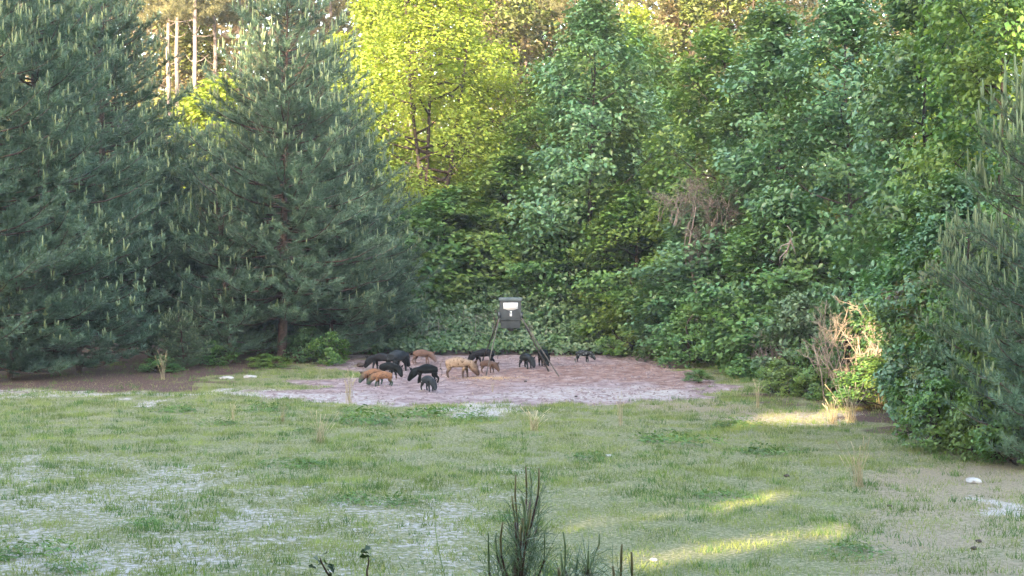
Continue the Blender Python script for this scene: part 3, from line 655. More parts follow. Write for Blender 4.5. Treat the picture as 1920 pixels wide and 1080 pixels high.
for i, (px, D, s, sx, mt, lb) in enumerate([(1570, 49, 1.15, 1.1, 'dry', 'dead brown brush with a twiggy head, left one in the patch of sun'), (1630, 48.5, 1.2, .95, 'dry', 'taller dead brush right of the first, sunlit above the yellow bush'),
        (1680, 47.5, 1.1, .8, 'dry', 'dead stems right of the sunlit brush'), (1450, 57, .7, .9, 'twig_grey', 'grey leafless brush in the shade left of the sunlit dead brush'), (1225, 67.5, .4, .6, 'twig_grey', 'small bare brush at the back right of the bare earth')]):
    x = WX(px, D); o = obj('dead_brush', TW[i % 2], M[mt]); tag(o, lb, 'dead brush', 'leafless brush'); o.location = (x, D, tz(x, D)); o.scale = (sx, sx, s); o.rotation_euler = (0, 0, i * 1.9)
tangle = twiggy(31, 3.0, .9, 13, 3, .022, .25)
mb = MB(); R = np.random.default_rng(32)
mb.tube([(0, 0, -.3), (.2, 0, 2.5), (-.2, .1, 4.6), (.1, 0, 6.4)], [.09, .08, .06, .02], 7); me = mb.mesh('tangle_trunk')
t = thing('dead_tree', 'leafless grey tree wrapped in a tangle of dead vines, right of centre', 'dead tree', (WX(1300, 65.5), 65.5, tz(WX(1300, 65.5), 65.5)))
obj('trunk', me, M['twig_grey'], t)
for i, (a, b_, c_, s) in enumerate([(0, -.2, 5.2, 1.), (.9, -.3, 6.6, .95), (-.8, 0, 6.9, .8), (.3, 0, 7.6, .7), (1.2, -.2, 5.9, .6)]):
    o = obj('twig_tangle', tangle, M['twig_brown'], t, 'stuff'); o.location = (a, b_, c_ - 1.2); o.scale = (s, s, s * .8); o.rotation_euler = (.2 * i, .15, i)
mb = MB()
for pts in ([(0, 0, 0), (-.15, 0, -.5), (-.45, .05, -1.1)], [(0, 0, 0), (.12, 0, -.3), (.2, 0, -.55)], [(-.1, 0, -.35), (-.35, 0, -.6), (-.4, 0, -.9)], [(0, 0, 0), (.1, .1, .25), (-.1, .1, .5)], [(0, 0, -.1), (-.3, 0, -.2), (-.45, 0, -.5)]):
    mb.tube(pts, [.035, .022, .008], 4)
o = obj('broken_branch', mb.mesh('broken_branch'), M['twig_grey']); tag(o, 'pale broken branch hanging in front of the leaves above the dead brush', 'branch'); o.location = PT(1482, 450, 55).tolist()

# ------------------------------------------------------------------ log, stones, clods
R = np.random.default_rng(44)
mb = MB(); mb.tube([(-.9, .1, .1), (-.3, 0, .12), (.4, .05, .09), (1.1, -.1, .07)], [.10, .09, .08, .05], 7); mb.tube([(.1, 0, .1), (.4, .2, .3), (.5, .3, .5)], [.03, .02, .01], 4)
me = mb.mesh('fallen_log'); smooth(me); o = obj('fallen_log', me, M['bark_pine']); tag(o, 'fallen grey log lying at the foot of the pine with the bare trunk', 'log'); o.location = (WX(560, 66), 66, tz(WX(560, 66), 66)); o.rotation_euler = (0, 0, -.25)
def rock(seed, sx, sy, sz):
    bm = bmesh.new(); bmesh.ops.create_icosphere(bm, subdivisions=2, radius=1); R = random.Random(seed)
    for v in bm.verts:
        k = 1 + R.uniform(-.16, .16); v.co = Vector((v.co.x * sx * k, v.co.y * sy * k, v.co.z * sz * k))
    me = bpy.data.meshes.new('rock'); bm.to_mesh(me); bm.free(); return me
M['stone'] = solid('pale_stone', (.30, .27, .25), (.50, .46, .42), 4, .9, .2, .4); M['clod'] = solid('dark_clod', (.04, .028, .024), (.09, .065, .055), 9, .95, .2, .6)
for i, (a, b_, sx, sy, sz, lb) in enumerate([(424, 710, .27, .3, .07, 'left one of two flat pale stones below the pines'), (468, 708, .26, .3, .06, 'right one of two flat pale stones below the pines'), (1825, 905, .16, .2, .07, 'pale stone on the tan patch near the right edge'), (1225, 1051, .055, .06, .03, 'small white stone at the near end of the sunlit streak'), (1142, 857, .1, .15, .03, 'flat white stone in the grass right of centre')]):
    D = G(b_); x = WX(a, D); o = obj('stone', rock(i, sx, sy, sz), M['stone']); tag(o, lb, 'stone', 'pale stones'); o.location = (x, D, tz(x, D) + sz * .3)
for i, (a, b_, s, lb) in enumerate([(1475, 894, .06, 'small dark clod in the grass right of centre'), (1668, 953, .045, 'tiny dark clod below the pale dry stalks'), (1835, 1020, .05, 'upper of two dark clods by the pink earth at lower right'), (1826, 1033, .05, 'lower of two dark clods by the pink earth at lower right'),
        (676, 688, .17, 'dark clod at the back left of the bare earth'), (1080, 744, .05, 'dark tuft like clod on the pale sand'), (1066, 664, .22, 'dark lump left of the small black pig'), (985, 716, .06, 'small dark clod below the feeder')]):
    D = G(b_); x = WX(a, D); o = obj('dirt_clod', rock(50 + i, s * 1.0, s * .9, s * .55), M['clod']); tag(o, lb, 'clod', 'dark clods'); o.location = (x, D, tz(x, D) + s * .4)

for nm, n_, y0_, y1_, sz_ in (('earth_crumbs', 3000, 46, 70, .034),):
    x = R.uniform(-13, 9, n_); y = R.uniform(y0_, y1_, n_); k = masks(x, y)[0] > .6; x, y = x[k], y[k]
    z = terrain(x, y) - .03; mbc = MB(); q = np.array([(1, 0, 0), (0, 1, 0), (-1, 0, 0), (0, -1, 0), (0, 0, .8)]); Fq = [(0, 1, 4), (1, 2, 4), (2, 3, 4), (3, 0, 4)]
    for a_, b__, c_ in zip(x, y, z): mbc.add(np.array([a_, b__, c_]) + q * sz_ * R.uniform(.4, 1.9) + R.normal(size=(5, 3)) * .008, Fq)
    M['crumb'] = solid('earth_crumbs', (.13, .085, .08), (.30, .22, .21), 30, .95)
    obj(nm, mbc.mesh(nm), M['crumb'], kind='stuff')['label'] = 'small lumps of earth rooted up all over the bare patch'
# corn kernels under the feeder
n = 2600; a = R.uniform(0, 6.28, n); q = np.abs(R.normal(size=n)) * .55
x = ccx + q * np.cos(a) * 1.5; y = ccy + q * np.sin(a) * 1.2; z = terrain(x, y) - .045 + .02
P = np.stack([x, y, z], 1); Vc, Fc = leaves(P, unit(R.normal(size=P.shape) * .5 + np.array([0, 0, 1.])), .022, R, .8, .4)
M['corn'] = solid('corn', (.45, .30, .16), (.60, .42, .26), 5, .6)
obj('spilled_corn', mesh_from('spilled_corn', Vc, Fc), M['corn'], kind='stuff')['label'] = 'pale orange corn scattered on the earth under the feeder'

# ------------------------------------------------------------------ the feeder
M['feeder'] = solid('feeder_plastic', (.028, .034, .038), (.045, .053, .058), 3, .55, .5)
M['lid'] = solid('feeder_lid', (.09, .115, .125), (.13, .16, .17), 3, .5, .5)
M['white'] = solid('white_label', (.74, .74, .74), (.82, .82, .82), 6, .6)
M['pipe'] = solid('feeder_pipe', (.075, .068, .064), (.14, .125, .115), 9, .6, .4, metal=.3)
M['pipe_dark'] = solid('feeder_pipe_dark', (.035, .03, .03), (.07, .06, .055), 9, .7)
FD = 61.8; fx = WX(957, FD)
t = thing('game_feeder', 'dark square game feeder on four splayed legs with a white label', 'feeder', (fx, FD, 0))
def bevelbox(name, c, h, m_, taper=1.0, bev=.02, parent=t):
    bm = bmesh.new(); bmesh.ops.create_cube(bm, size=2)
    for v in bm.verts:
        k = taper if v.co.z < 0 else 1
        v.co = Vector((v.co.x * h[0] * k, v.co.y * h[1] * k, v.co.z * h[2]))
    bmesh.ops.bevel(bm, geom=bm.edges[:], offset=bev, segments=2, affect='EDGES')
    me = bpy.data.meshes.new(name); bm.to_mesh(me); bm.free(); o = obj(name, me, m_, parent); o.location = c; return o
zl = lambda py: WZ(py, FD - .4)
bevelbox('lid', (0, 0, zl(561.5)), (.45, .45, .055), M['lid'], .985)
bevelbox('barrel', (0, 0, (zl(564) + zl(597)) / 2), (.415, .415, (zl(564) - zl(597)) / 2 + .01), M['feeder'], 1.0)
bevelbox('flange', (0, 0, zl(598.5)), (.435, .435, .03), M['feeder'], 1.0, .01)
bevelbox('hopper', (0, 0, (zl(600) + zl(616)) / 2), (.405, .405, (zl(600) - zl(616)) / 2), M['feeder'], .90)
bevelbox('spinner_box', (0, 0, zl(618.5)), (.12, .12, .06), M['pipe_dark'], .9, .01)
# label with a drooping lower edge, and the small white mark under it
mb = MB(); F_ = -.4185
o1 = [(-.27, zl(568)), (.29, zl(567.5)), (.295, zl(579)), (.22, zl(580)), (.12, zl(581.5)), (-.08, zl(582)), (-.20, zl(580)), (-.275, zl(579))]
V_ = [(x_, F_ - .004, z_) for x_, z_ in o1] + [(x_, F_ + .003, z_) for x_, z_ in o1]; k = len(o1)
F__ = [(0, i, i + 1) for i in range(1, k - 1)] + [(k, k + i + 1, k + i) for i in range(1, k - 1)]
for i in range(k): j = (i + 1) % k; F__ += [(i, k + i, k + j), (i, k + j, j)]
mb.add(V_, F__); obj('label', mb.mesh('label'), M['white'], t)
mb = MB(); mb.box((.02, F_ - .001, zl(584.8)), (.035, .004, .035)); mb.box((.02, F_ - .001, zl(590.2)), (.04, .004, .065)); obj('mark', mb.mesh('mark'), M['white'], t)
mb = MB(); mb.box((.02, F_ - .001, zl(587.2)), (.022, .004, .022)); obj('latch', mb.mesh('latch'), M['lid'], t)
for (tx, ty, tz_), (a, b_), m_, r_ in (((-.43, -.43, 2.12), (911, 702), M['pipe'], .021), ((-.43, .43, 2.12), (901, 683), M['pipe_dark'], .028), ((.43, -.43, 2.12), (1048, 703), M['pipe'], .021), ((.43, .43, 2.12), (1029, 694), M['pipe_dark'], .032)):
    D = G(b_); x = WX(a, D); mb = MB()
    mb.tube([(tx, ty, tz_ + .1), (tx, ty, tz_ - .1), (x - fx, D - FD, -.06)], [r_ * 1.1, r_ * 1.1, r_], 8); me = mb.mesh('leg'); smooth(me); obj('leg', me, m_, t)
    mb = MB(); mb.box((tx, ty, tz_), (.05, .05, .09)); obj('leg_socket', mb.mesh('leg_socket'), M['feeder'], t)

# ------------------------------------------------------------------ pigs
def pigmat(name, base, spot=None, dark=None):
    m, nt, out = newmat(name); tc = nt.nodes.new('ShaderNodeTexCoord')
    f = noise(nt, 12, 4, tc.outputs['Object']); c = ramp(nt, f, [(.3, tuple(v * .7 for v in base)), (.7, tuple(min(1, v * 1.3) for v in base))])
    if spot:
        g = noise(nt, 9, 2, tc.outputs['Object']); r = nt.nodes.new('ShaderNodeMapRange'); r.inputs[1].default_value = .56; r.inputs[2].default_value = .62; nt.links.new(g, r.inputs[0])
        c = mixc(nt, r.outputs[0], c, spot)
    if dark:       # darker feet and snout
        s = nt.nodes.new('ShaderNodeSeparateXYZ'); nt.links.new(tc.outputs['Object'], s.inputs[0])
        r = nt.nodes.new('ShaderNodeMapRange'); r.inputs[1].default_value = .34; r.inputs[2].default_value = .22; nt.links.new(s.outputs[2], r.inputs[0])
        c = mixc(nt, r.outputs[0], c, dark)
        r = nt.nodes.new('ShaderNodeMapRange'); r.inputs[1].default_value = .42; r.inputs[2].default_value = .60; r.inputs[4].default_value = .75; nt.links.new(s.outputs[0], r.inputs[0])
        c = mixc(nt, r.outputs[0], c, dark)
    p = nt.nodes.new('ShaderNodeBsdfPrincipled'); nt.links.new(c, p.inputs['Base Color']); p.inputs['Roughness'].default_value = .7
    p.inputs['Specular IOR Level'].default_value = .12
    b = nt.nodes.new('ShaderNodeBump'); b.inputs['Strength'].default_value = .4; b.inputs['Distance'].default_value = .02; nt.links.new(f, b.inputs['Height']); nt.links.new(b.outputs[0], p.inputs['Normal'])
    nt.links.new(p.outputs[0], out.inputs[0]); return m
PM = {'black': pigmat('pig_black', (.004, .005, .005)), 'char': pigmat('pig_charcoal', (.014, .014, .017)), 'slate': pigmat('pig_slate', (.022, .025, .028)),
      'ginger': pigmat('pig_ginger', (.20, .098, .052), (.11, .065, .045), (.035, .06, .045)), 'spot': pigmat('pig_spotted', (.25, .175, .12), (.085, .05, .03), (.08, .05, .04)), 'brown': pigmat('pig_brown', (.085, .052, .040), None, (.09, .055, .04)), 'red': pigmat('pig_red', (.12, .075, .060), None, (.16, .11, .10)),
      'blackwhite': pigmat('pig_blackwhite', (.018, .020, .022), (.18, .20, .20))}
def pig_parts(seed, head=1.0, stride=.05, arch=.03):
    """skeleton facing +x, about 1.25 m long and 0.8 m tall"""
    R = random.Random(seed); j = lambda s: R.uniform(-s, s)
    hz = lambda a, b: a + (b - a) * head
    V = [(-.34, 0, .53, .205), (-.10, 0, .545 + arch, .245), (.17, 0, .565 + arch, .235), (.36, j(.03), hz(.60, .50), .19), (.50, j(.05), hz(.60, .36), .150), (.61, j(.06), hz(.53, .21), .090), (.67, j(.07), hz(.47, .085), .062),
         (-.48, 0, .50, .14)]
    E = [(0, 1), (1, 2), (2, 3), (3, 4), (4, 5), (5, 6), (0, 7)]
    for s in (-1, 1):
        st = stride * s + j(.03); n = len(V)
        V += [(-.42, s * .11, .42, .105), (-.35 + st * .5, s * .12, .31, .068), (-.46 + st, s * .12, .19, .036), (-.42 + st, s * .12, .05, .030), (-.405 + st, s * .12, .0, .033)]
        E += [(0, n), (n, n + 1), (n + 1, n + 2), (n + 2, n + 3), (n + 3, n + 4)]
        st = -stride * s + j(.04); n = len(V)
        V += [(.22, s * .11, .42, .082), (.19 + st * .4, s * .12, .32, .056), (.21 + st, s * .12, .18, .035), (.215 + st, s * .12, .05, .029), (.23 + st, s * .12, .0, .032)]
        E += [(2, n), (n, n + 1), (n + 1, n + 2), (n + 2, n + 3), (n + 3, n + 4)]
    me = bpy.data.meshes.new('pig_skeleton'); me.from_pydata([v[:3] for v in V], E, [])
    o = bpy.data.objects.new('pig_skeleton', me); COL.objects.link(o)
    md = o.modifiers.new('skin', 'SKIN'); md.use_smooth_shade = True; md.branch_smoothing = .6
    if not me.skin_vertices: 
        bpy.context.view_layer.objects.active = o
    sv = me.skin_vertices[0].data
    for i, v in enumerate(V):
        r = v[3] * (1.12 if i < 5 or v[3] > .06 else 1.15); sv[i].radius = (r, r); sv[i].use_root = (i == 0)
    sb = o.modifiers.new('subd', 'SUBSURF'); sb.levels = 2; sb.render_levels = 2
    dg = bpy.context.evaluated_depsgraph_get(); dg.update()
    body = bpy.data.meshes.new_from_object(o.evaluated_get(dg)); body.name = 'pig_body'
    bpy.data.objects.remove(o); bpy.data.meshes.remove(me); smooth(body)
    return body, V
def cone_mesh(name, pts):      # flat pointed ear with thickness
    b0, b1, tip, th = [np.array(p, float) for p in pts]
    V = np.array([b0 - th, b1 - th, tip, b0 + th, b1 + th, (b0 + b1) / 2 * .45 + tip * .55 + th * 1.6]); F = [(0, 1, 2), (3, 5, 4), (3, 2, 5), (4, 5, 2), (0, 2, 3), (1, 4, 2), (0, 3, 4), (0, 4, 1)]
    return mesh_from(name, V, F)
M['eye'] = solid('pig_eye', (.004, .004, .004), (.008, .008, .008), 5, .2, .6)
PIGS = [(712, 691, 168, .92, 'char', 1, 'large charcoal pig at the back left, grazing away behind the black one'), (747, 693, 62, 1.16, 'slate', .9, 'biggest dark slate pig, seen from behind at the back left'),
        (731, 706, -28, .82, 'black', 1, 'black pig with its head down between the slate pig and the ginger piglets'), (699, 719, 205, .74, 'ginger', 1, 'ginger piglet with a dark face, the left and farther of the ginger pair'),
        (716, 722, 188, .72, 'ginger', 1, 'ginger piglet in front, the right one of the ginger pair'), (793, 681, -8, .82, 'red', 1, 'reddish brown pig grazing at the back beside the brambles'),
        (797, 715, 197, .90, 'black', 1, 'jet black pig rooting with its head to the left'), (804, 730, -58, .72, 'slate', 1, 'small dark grey pig nearest the camera'),
        (862, 704, -9, 1.06, 'spot', 1, 'large ginger and tan spotted pig eating corn left of the feeder'), (905, 683, 192, .92, 'char', 1, 'dark pig behind the left legs of the feeder'),
        (916, 695, -25, .68, 'brown', 1, 'small brown pig between the left legs of the feeder'), (988, 689, -62, .84, 'slate', 1, 'slate grey pig under the feeder facing the camera'),
        (1020, 684, -78, .92, 'black', 1, 'black pig behind the right legs of the feeder'), (1095, 677, -6, .70, 'blackwhite', .85, 'small black pig with pale marks at the back right of the bare earth')]
for i, (a, b_, hd, s, mt, head, lb) in enumerate(PIGS):
    D = G(b_); x = WX(a, D); body, V = pig_parts(i, head, .06 * (1 if i % 2 else -1), .02 + .03 * (i % 3 == 0))
    t = thing('wild_pig', lb, 'pig', (x, D, tz(x, D) - .05), math.radians(hd), 'wild pigs feeding on the bare earth', (s, s, s))
    obj('body', body, PM[mt], t)
    h = np.array(V[4][:3]); nk = np.array(V[3][:3]); ax = unit(h - nk); upv = unit(np.array([ax[2] * -1, 0, ax[0]]))
    for sg in (-1, 1):
        c = nk * .45 + h * .55 + upv * .15 + np.array([0, sg * .075, 0])
        obj('ear', cone_mesh('pig_ear', (c - ax * .045, c + ax * .045, c + upv * .14 + np.array([-.0, sg * .07, 0]) - ax * .03, (0, sg * .008, 0.004))), PM[mt], t)
        e = h + upv * .09 + np.array([0, sg * .125, 0]) + ax * .03
        bm = bmesh.new(); bmesh.ops.create_icosphere(bm, subdivisions=1, radius=.014); me = bpy.data.meshes.new('eye'); bm.to_mesh(me); bm.free()
        o = obj('eye', me, M['eye'], t); o.location = e.tolist()
    mb = MB(); mb.tube([(-.60, 0, .56), (-.68, .01, .50), (-.68, .02, .38), (-.66, .03, .28)], [.018, .013, .010, .014], 5); obj('tail', mb.mesh('tail'), PM[mt], t)

# ------------------------------------------------------------------ young pines close to the camera
M['shoot'] = solid('young_shoot', (.15, .12, .055), (.26, .20, .10), 14, .8); M['shoot_green'] = solid('young_shoot_green', (.16, .20, .09), (.26, .28, .14), 14, .8)
M['stem'] = solid('young_stem', (.07, .035, .03), (.14, .085, .065), 20, .8)
M['needle_near'] = leafmat('needles_near', [(.09, .14, .09), (.15, .21, .14), (.22, .27, .19)], .25, .4, .6)
def cp3(x, y): return (860 + x / 4.8, 860 + y / 4.8)
def young_pine(label, D, stem, shoots, tufts, seed):
    R = np.random.default_rng(seed); bx, by_, bz = PT(stem[0][0], stem[0][1], D); root = thing('young_pine', label, 'young pine', (bx, D, tz(bx, D)), 0, 'young pines near the camera')
    O = np.array([bx, D, tz(bx, D)])
    pts = [np.array([0, 0, -.1])] + [PT(px, py, D) - O for px, py in stem]
    if len(pts) == 2: pts.insert(1, (pts[0] + pts[1]) / 2 + np.array([.03, 0, 0]))
    mb = MB(); mb.tube(pts, np.linspace(.035, .009, len(pts)), 7); me = mb.mesh('stem'); smooth(me); obj('stem', me, M['stem'], root)
    tops = []
    for i, (ch, wd, mt) in enumerate(shoots):
        dd = R.uniform(-.16, .16)
        P = [PT(px, py, D) - O + np.array([0, dd, 0]) for px, py in ch]; P = P[::-1]
        if len(P) == 2: P.insert(1, (P[0] + P[1]) / 2 + np.array([.004, 0, 0]))
        w_ = wd / 430.0 * .5
        mb = MB(); mb.tube(P, [w_ * .8] + [w_] * (len(P) - 2) + [w_ * .75], 7); me = mb.mesh('shoot'); smooth(me); o = obj('shoot', me, M[mt], root)
        k_ = R.uniform(.25, .5); base = P[0]; tgt = np.array(pts[-1]) * 1.0; tgt[2] = min(base[2] - .12, pts[-1][2]) - R.uniform(.05, .2); tgt[0] = np.interp(tgt[2], [p[2] for p in pts], [p[0] for p in pts]); tgt[1] = 0
        mb = MB(); mb.tube([tgt, (tgt + base) / 2 + np.array([0, 0, -.03]), base], [.006, .0055, .005], 5); obj('branch', mb.mesh('branch'), M['stem'], root)
        tops.append((base, unit(P[-1] - P[0])))
    NV = []; 
    for (px, py, n_, L_) in tufts:
        c = PT(px, py, D) - O + np.array([0, R.uniform(-.1, .1), 0])
        tops.append((c, unit(np.array([R.normal() * .3, R.normal() * .3, 1]))))
    low = [(np.array([R.normal() * .28, R.normal() * .28, z_]), unit(np.array([R.normal() * .5, R.normal() * .5, 1]))) for z_ in np.linspace(.6, pts[-1][2] - .35, 26)]
    for c, ax in tops + low:
        n_ = 32; d = unit(ax * .55 + unit(R.normal(size=(n_, 3))) * .9 + np.array([0, 0, .25])); b = c - ax * R.uniform(-.02, .16, (n_, 1)); L_ = R.uniform(.10, .19, (n_, 1))
        s_ = unit(np.cross(d, R.normal(size=(n_, 3)))) * .0012
        tip = b + d * L_ + np.array([0, 0, -.015])
        mid = b + d * L_ * .55 + np.array([0, 0, .008])
        NV.append(np.stack([b - s_, b + s_, mid + s_, b - s_, mid + s_, mid - s_, mid - s_, mid + s_, tip], 1).reshape(-1, 3))
    for c, ax in low: pass
    V = np.concatenate(NV); obj('needles', mesh_from('needles', V, np.arange(len(V), dtype=np.int32).reshape(-1, 3)), M['needle_near'], root, 'stuff')
    mb = MB()
    for c, ax in low: q = np.array([0, 0, c[2] - .15]); mb.tube([q, c], [.006, .004], 4)
    obj('low_branches', mb.mesh('low_branches'), M['stem'], root, 'stuff')
S = lambda *a: [cp3(x, y) for x, y in a]
young_pine('tallest young pine close to the camera with long brown upright shoots', 7.0, S((535, 1056), (545, 860), (560, 680)),
    [(S((722, 75), (720, 200), (712, 320)), 4.2, 'shoot'), (S((605, 92), (612, 240), (612, 390)), 4.2, 'shoot'), (S((643, 155), (660, 240), (655, 400)), 4, 'shoot_green'), (S((515, 160), (508, 350), (530, 600)), 4, 'shoot'),
     (S((480, 345), (490, 440), (510, 580)), 4, 'shoot'), (S((562, 335), (590, 420), (600, 600)), 7, 'shoot_green'), (S((645, 405), (635, 480), (610, 610)), 6, 'shoot'), (S((712, 320), (738, 430), (712, 660)), 3.2, 'shoot_green'),
     (S((397, 535), (378, 680), (385, 830)), 4.6, 'shoot'), (S((264, 690), (268, 880), (272, 1056)), 4.2, 'shoot_green'), (S((338, 685), (330, 760), (345, 900)), 4, 'shoot_green'), (S((765, 600), (772, 700), (768, 880)), 3.4, 'shoot_green'),
     (S((575, 500), (570, 600), (560, 700)), 8, 'shoot'), (S((585, 620), (575, 700), (560, 790)), 9, 'shoot_green')],
    [(*cp3(560, 720), 0, 0), (*cp3(600, 800), 0, 0), (*cp3(680, 760), 0, 0), (*cp3(500, 800), 0, 0), (*cp3(640, 880), 0, 0), (*cp3(720, 900), 0, 0), (*cp3(460, 900), 0, 0), (*cp3(560, 950), 0, 0), (*cp3(700, 1000), 0, 0), (*cp3(620, 1020), 0, 0), (*cp3(420, 1000), 0, 0), (*cp3(770, 1040), 0, 0), (*cp3(650, 700), 0, 0), (*cp3(380, 820), 0, 0)], 61)
young_pine('middle young pine close to the camera with a spray of pale needles', 6.6, S((1155, 1056), (1155, 960)),
    [(S((943, 670), (962, 800), (958, 1000)), 4.2, 'shoot_green'), (S((915, 820), (930, 960), (935, 1040)), 6, 'shoot_green'), (S((1268, 675), (1265, 770), (1180, 990)), 3.6, 'shoot_green'), (S((1160, 790), (1158, 900), (1156, 960)), 6, 'shoot_green'), (S((892, 940), (890, 1056)), 6, 'shoot')],
    [(*cp3(1150, 960), 0, 0), (*cp3(1160, 900), 0, 0), (*cp3(1130, 1020), 0, 0), (*cp3(1200, 1030), 0, 0), (*cp3(1050, 1040), 0, 0)], 62)
young_pine('right hand young pine close to the camera, only three brown shoots showing', 6.3, S((1470, 1120), (1470, 1080)),
    [(S((1472, 778), (1466, 900), (1462, 1090)), 5, 'shoot'), (S((1555, 840), (1560, 950), (1562, 1090)), 5, 'shoot'), (S((1380, 948), (1385, 1090)), 5, 'shoot')], [], 63)

# oak sapling twigs at the lower edge
M['oak'] = leafmat('oak_leaves', [(.030, .050, .018), (.05, .075, .025), (.09, .07, .03)], .2, .5, .4)
def leafshape(L):
    o_ = [(0, 0), (.16, .25), (.10, .45), (.30, .75), (.12, .95), (0, 1.1), (-.12, .95), (-.30, .75), (-.10, .45), (-.16, .25)]
    V = [(x_ * L, y_ * L, .12 * L * abs(x_) * 4 - .1 * L * y_ * y_) for x_, y_ in o_] + [(0, .5 * L, 0)]; F = [(10, i, (i + 1) % 10) for i in range(10)]
    return mesh_from('oak_leaf', V, F)
LM = leafshape(.045); R = np.random.default_rng(77)
for D, st, lv, lb in ((5.6, [(640, 1110), (612, 1072), (603, 1055), (600, 1046)], [(604, 1042), (597, 1050), (594, 1064), (592, 1068), (609, 1056), (611, 1066), (620, 1070), (626, 1074), (628, 1066), (632, 1078), (600, 1058), (606, 1046)], 'dark leaved oak sapling tip poking up at the bottom edge, left of the young pines'),
                      (5.9, [(690, 1110), (688, 1070), (692, 1052), (690, 1045)], [(690, 1040), (694, 1044), (678, 1036), (686, 1048), (698, 1053), (692, 1038)], 'smaller oak twig right of the leafy sapling tip at the bottom edge')):
    bx = WX(st[0][0], D); O = np.array([bx, D, tz(bx, D)]); t = thing('oak_sapling', lb, 'sapling', O.tolist(), 0, 'oak saplings near the camera')
    pts = [np.array([0, 0, 0.])] + [PT(a, b_, D) - O for a, b_ in st]; mb = MB(); mb.tube(pts, [.012, .006, .004, .003, .002], 5); obj('stem', mb.mesh('oak_stem'), M['stem'], t)
    for a, b_ in lv:
        o = obj('leaf', LM, M['oak'], t); o.location = (PT(a, b_, D) - O + np.array([0, R.uniform(-.02, .02), 0])).tolist(); o.rotation_euler = tuple(R.uniform(-1.2, 1.2, 3)); s_ = R.uniform(.6, 1.0); o.scale = (s_, s_, s_)
# curved weed stem
D = 17.; st = [(835, 1085), (822, 1030), (816, 990), (818, 966), (842, 964)]; O = np.array([WX(835, D), D, tz(WX(835, D), D)])
mb = MB(); mb.tube([np.array([0, 0, 0.])] + [PT(a, b_, D) - O for a, b_ in st], [.006, .005, .004, .004, .003, .002], 4)
o = obj('weed_stalk', mb.mesh('weed_stalk'), M['weed']); tag(o, 'thin bent green weed stalk left of the young pines', 'weed'); o.location = O.tolist()

# ------------------------------------------------------------------ the wood behind the camera, which shades the clearing
LIT = []     # (point, half width, half height): places the photograph shows in the sun; the crowns have gaps towards them
def lit(px, py, D, r, rv=None): LIT.append((PT(px, py, D), r, r if rv is None else rv))
for a, b_, r in ((660, 60, 2.2), (720, 20, 2.4), (800, 10, 2.6), (880, 30, 2.4), (950, 20, 2.2), (700, 120, 1.8), (680, 200, 1.8), (700, 270, 1.6), (730, 330, 1.4), (760, 90, 1.6), (920, 100, 1.4), (780, 320, 1.2), (860, 330, 1.1)): lit(a, b_, 84, r)
for a, b_, r in ((1905, 40, .9), (1895, 130, .7), (1890, 190, .6), (1915, 230, .5)): lit(a, b_, 44, r)
for a, b_, r in ((1590, 600, .7), (1620, 620, .8), (1640, 650, .7), (1650, 690, .7), (1605, 700, .7), (1590, 755, .45), (1640, 740, .55)): lit(a, b_, 48, r)
NEAR = []
def streak(a0, b0, a1, b1, rv, n=10, L=LIT):
    for i in range(n):
        u = i / (n - 1); a = a0 + (a1 - a0) * u; b = b0 + (b1 - b0) * u
        L.append((PT(a, b, G(b)), .38, rv * (.75 + .35 * math.sin(i * 2.1))))
streak(1190, 1052, 1575, 996, .17, 30, NEAR); streak(1040, 990, 1300, 960, .05, 12, NEAR); streak(1320, 962, 1480, 925, .08, 8, NEAR); streak(1540, 1000, 1700, 1012, .02, 6, NEAR)
streak(960, 833, 1130, 827, .07, 5); streak(1000, 890, 1180, 868, .05, 5); streak(1395, 786, 1600, 786, .5, 12); streak(870, 706, 960, 704, .06, 3); lit(1912, 612, 34, .2)
HA_ = unit(np.cross(LD, np.array([0, 0, 1.]))); VA_ = np.cross(HA_, LD)
def gapfilter(P, zones, mh, mv):
    keep = np.ones(len(P), bool)
    for q, r, rv in zones:
        d = P - q; keep &= ((d @ HA_) / (r + mh)) ** 2 + ((d @ VA_) / (rv + mv)) ** 2 > 1
    return keep
R = np.random.default_rng(88)
ROW = [(x_, y_, 41 if -34 < x_ < -19 else 37 + 3 * math.sin(x_)) for x_, y_ in [(-82, -12), (-75, -5), (-68, -14), (-61, -6), (-54, -13), (-47, -6), (-40, -13), (-33, -6), (-26, -13), (-20, -7), (-14, -12), (-5.6, -7), (-2.5, -12), (4, -7), (11, -12), (18, -8)]]
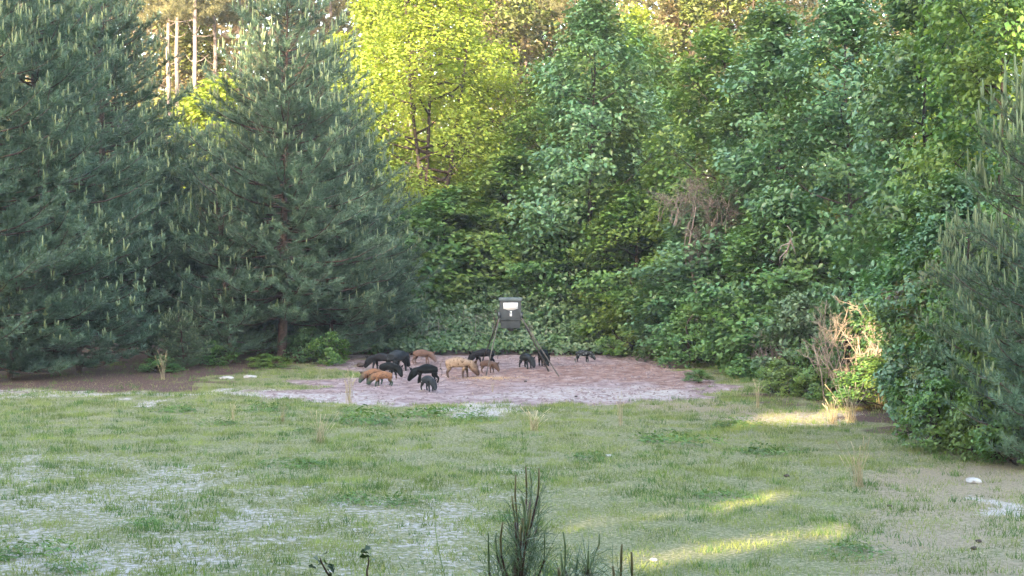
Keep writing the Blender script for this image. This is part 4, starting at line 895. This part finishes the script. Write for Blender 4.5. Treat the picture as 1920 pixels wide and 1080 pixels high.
for i, (x0, y0, H) in enumerate(ROW):
    n = 9500; a = R.uniform(0, 6.28, n); q = np.sqrt(R.uniform(0, 1, n)) * 5.2; z = R.uniform(.5, H, n); q = q * np.where(z > H - 8, np.sqrt(np.clip((H - z) / 8, 0.05, 1)), 1)
    P = np.stack([x0 + q * np.cos(a), y0 + q * np.sin(a), z], 1); P = P[gapfilter(P, LIT, .14, .10) & gapfilter(P, NEAR, .5, .55)]
    N = unit(R.normal(size=P.shape) + np.array([0, -.6, .3])); Vk, Fk = leaves(P - np.array([x0, y0, 0]), N, 1.0, R, .85)
    t = thing('shade_tree', 'tall leafy tree outside the photo behind the camera, %s from the left' % ('first second third fourth fifth sixth seventh eighth ninth tenth eleventh twelfth thirteenth fourteenth fifteenth sixteenth'.split()[i]), 'tree', (x0, y0, 0), 0, 'trees behind the camera')
    obj('crown', mesh_from('shade_crown', Vk, Fk), M['leaf_green'], t, 'stuff')
    mb = MB(); mb.tube([(0, 0, -.3), (.2, 0, H * .5), (0, .2, H * .95)], [.3, .2, .05], 8); obj('trunk', mb.mesh('shade_trunk'), M['bark_dark'], t)
for i in range(6):      # unseen low trees added just behind the camera to sharpen the sun streaks
    x0 = -12.5 + i * 2.3; y0 = -3.2 + .5 * (i % 2); H = 8.7 + .3 * (i % 3)
    n = 9000; a = R.uniform(0, 6.28, n); q = np.sqrt(R.uniform(0, 1, n)) * 1.55; z = R.uniform(.2, H, n)
    P = np.stack([x0 + q * np.cos(a), y0 + q * np.sin(a) * .8, z], 1); P = P[gapfilter(P, NEAR, .06, .03)]
    N = unit(R.normal(size=P.shape) + np.array([0, -.8, .2])); Vk, Fk = leaves(P - np.array([x0, y0, 0]), N, .34, R, .8)
    t = thing('shade_bush', 'bushy low tree added to shape the sun streaks, outside the photo just behind the camera, %s from the left' % ('first second third fourth fifth sixth'.split()[i]), 'tree', (x0, y0, 0), 0, 'added shade trees just behind the camera')
    obj('crown', mesh_from('shade_bush_crown', Vk, Fk), M['leaf_green'], t, 'stuff')
    mb = MB(); mb.tube([(0, 0, -.3), (.1, 0, H * .5), (0, .1, H * .9)], [.1, .07, .02], 6); obj('trunk', mb.mesh('shade_bush_trunk'), M['bark_dark'], t)
print('objects', len(bpy.data.objects), 'tris', sum(len(m_.loops) - 2 * len(m_.polygons) for m_ in bpy.data.meshes))

# thin haze volume added over the clearing to lift the shadows
mb = MB(); mb.box((0, 125, 22.4), (358, 382, 23.6)); me = mb.mesh('haze'); m, nt, out = newmat('haze')
v = nt.nodes.new('ShaderNodeVolumePrincipled'); v.inputs['Color'].default_value = (.92, .95, 1, 1); v.inputs['Density'].default_value = .00032; v.inputs['Anisotropy'].default_value = 0.0
nt.links.new(v.outputs[0], out.inputs['Volume']); obj('haze', me, m, kind='stuff')['label'] = 'thin haze added over the whole clearing to lift the shadows'
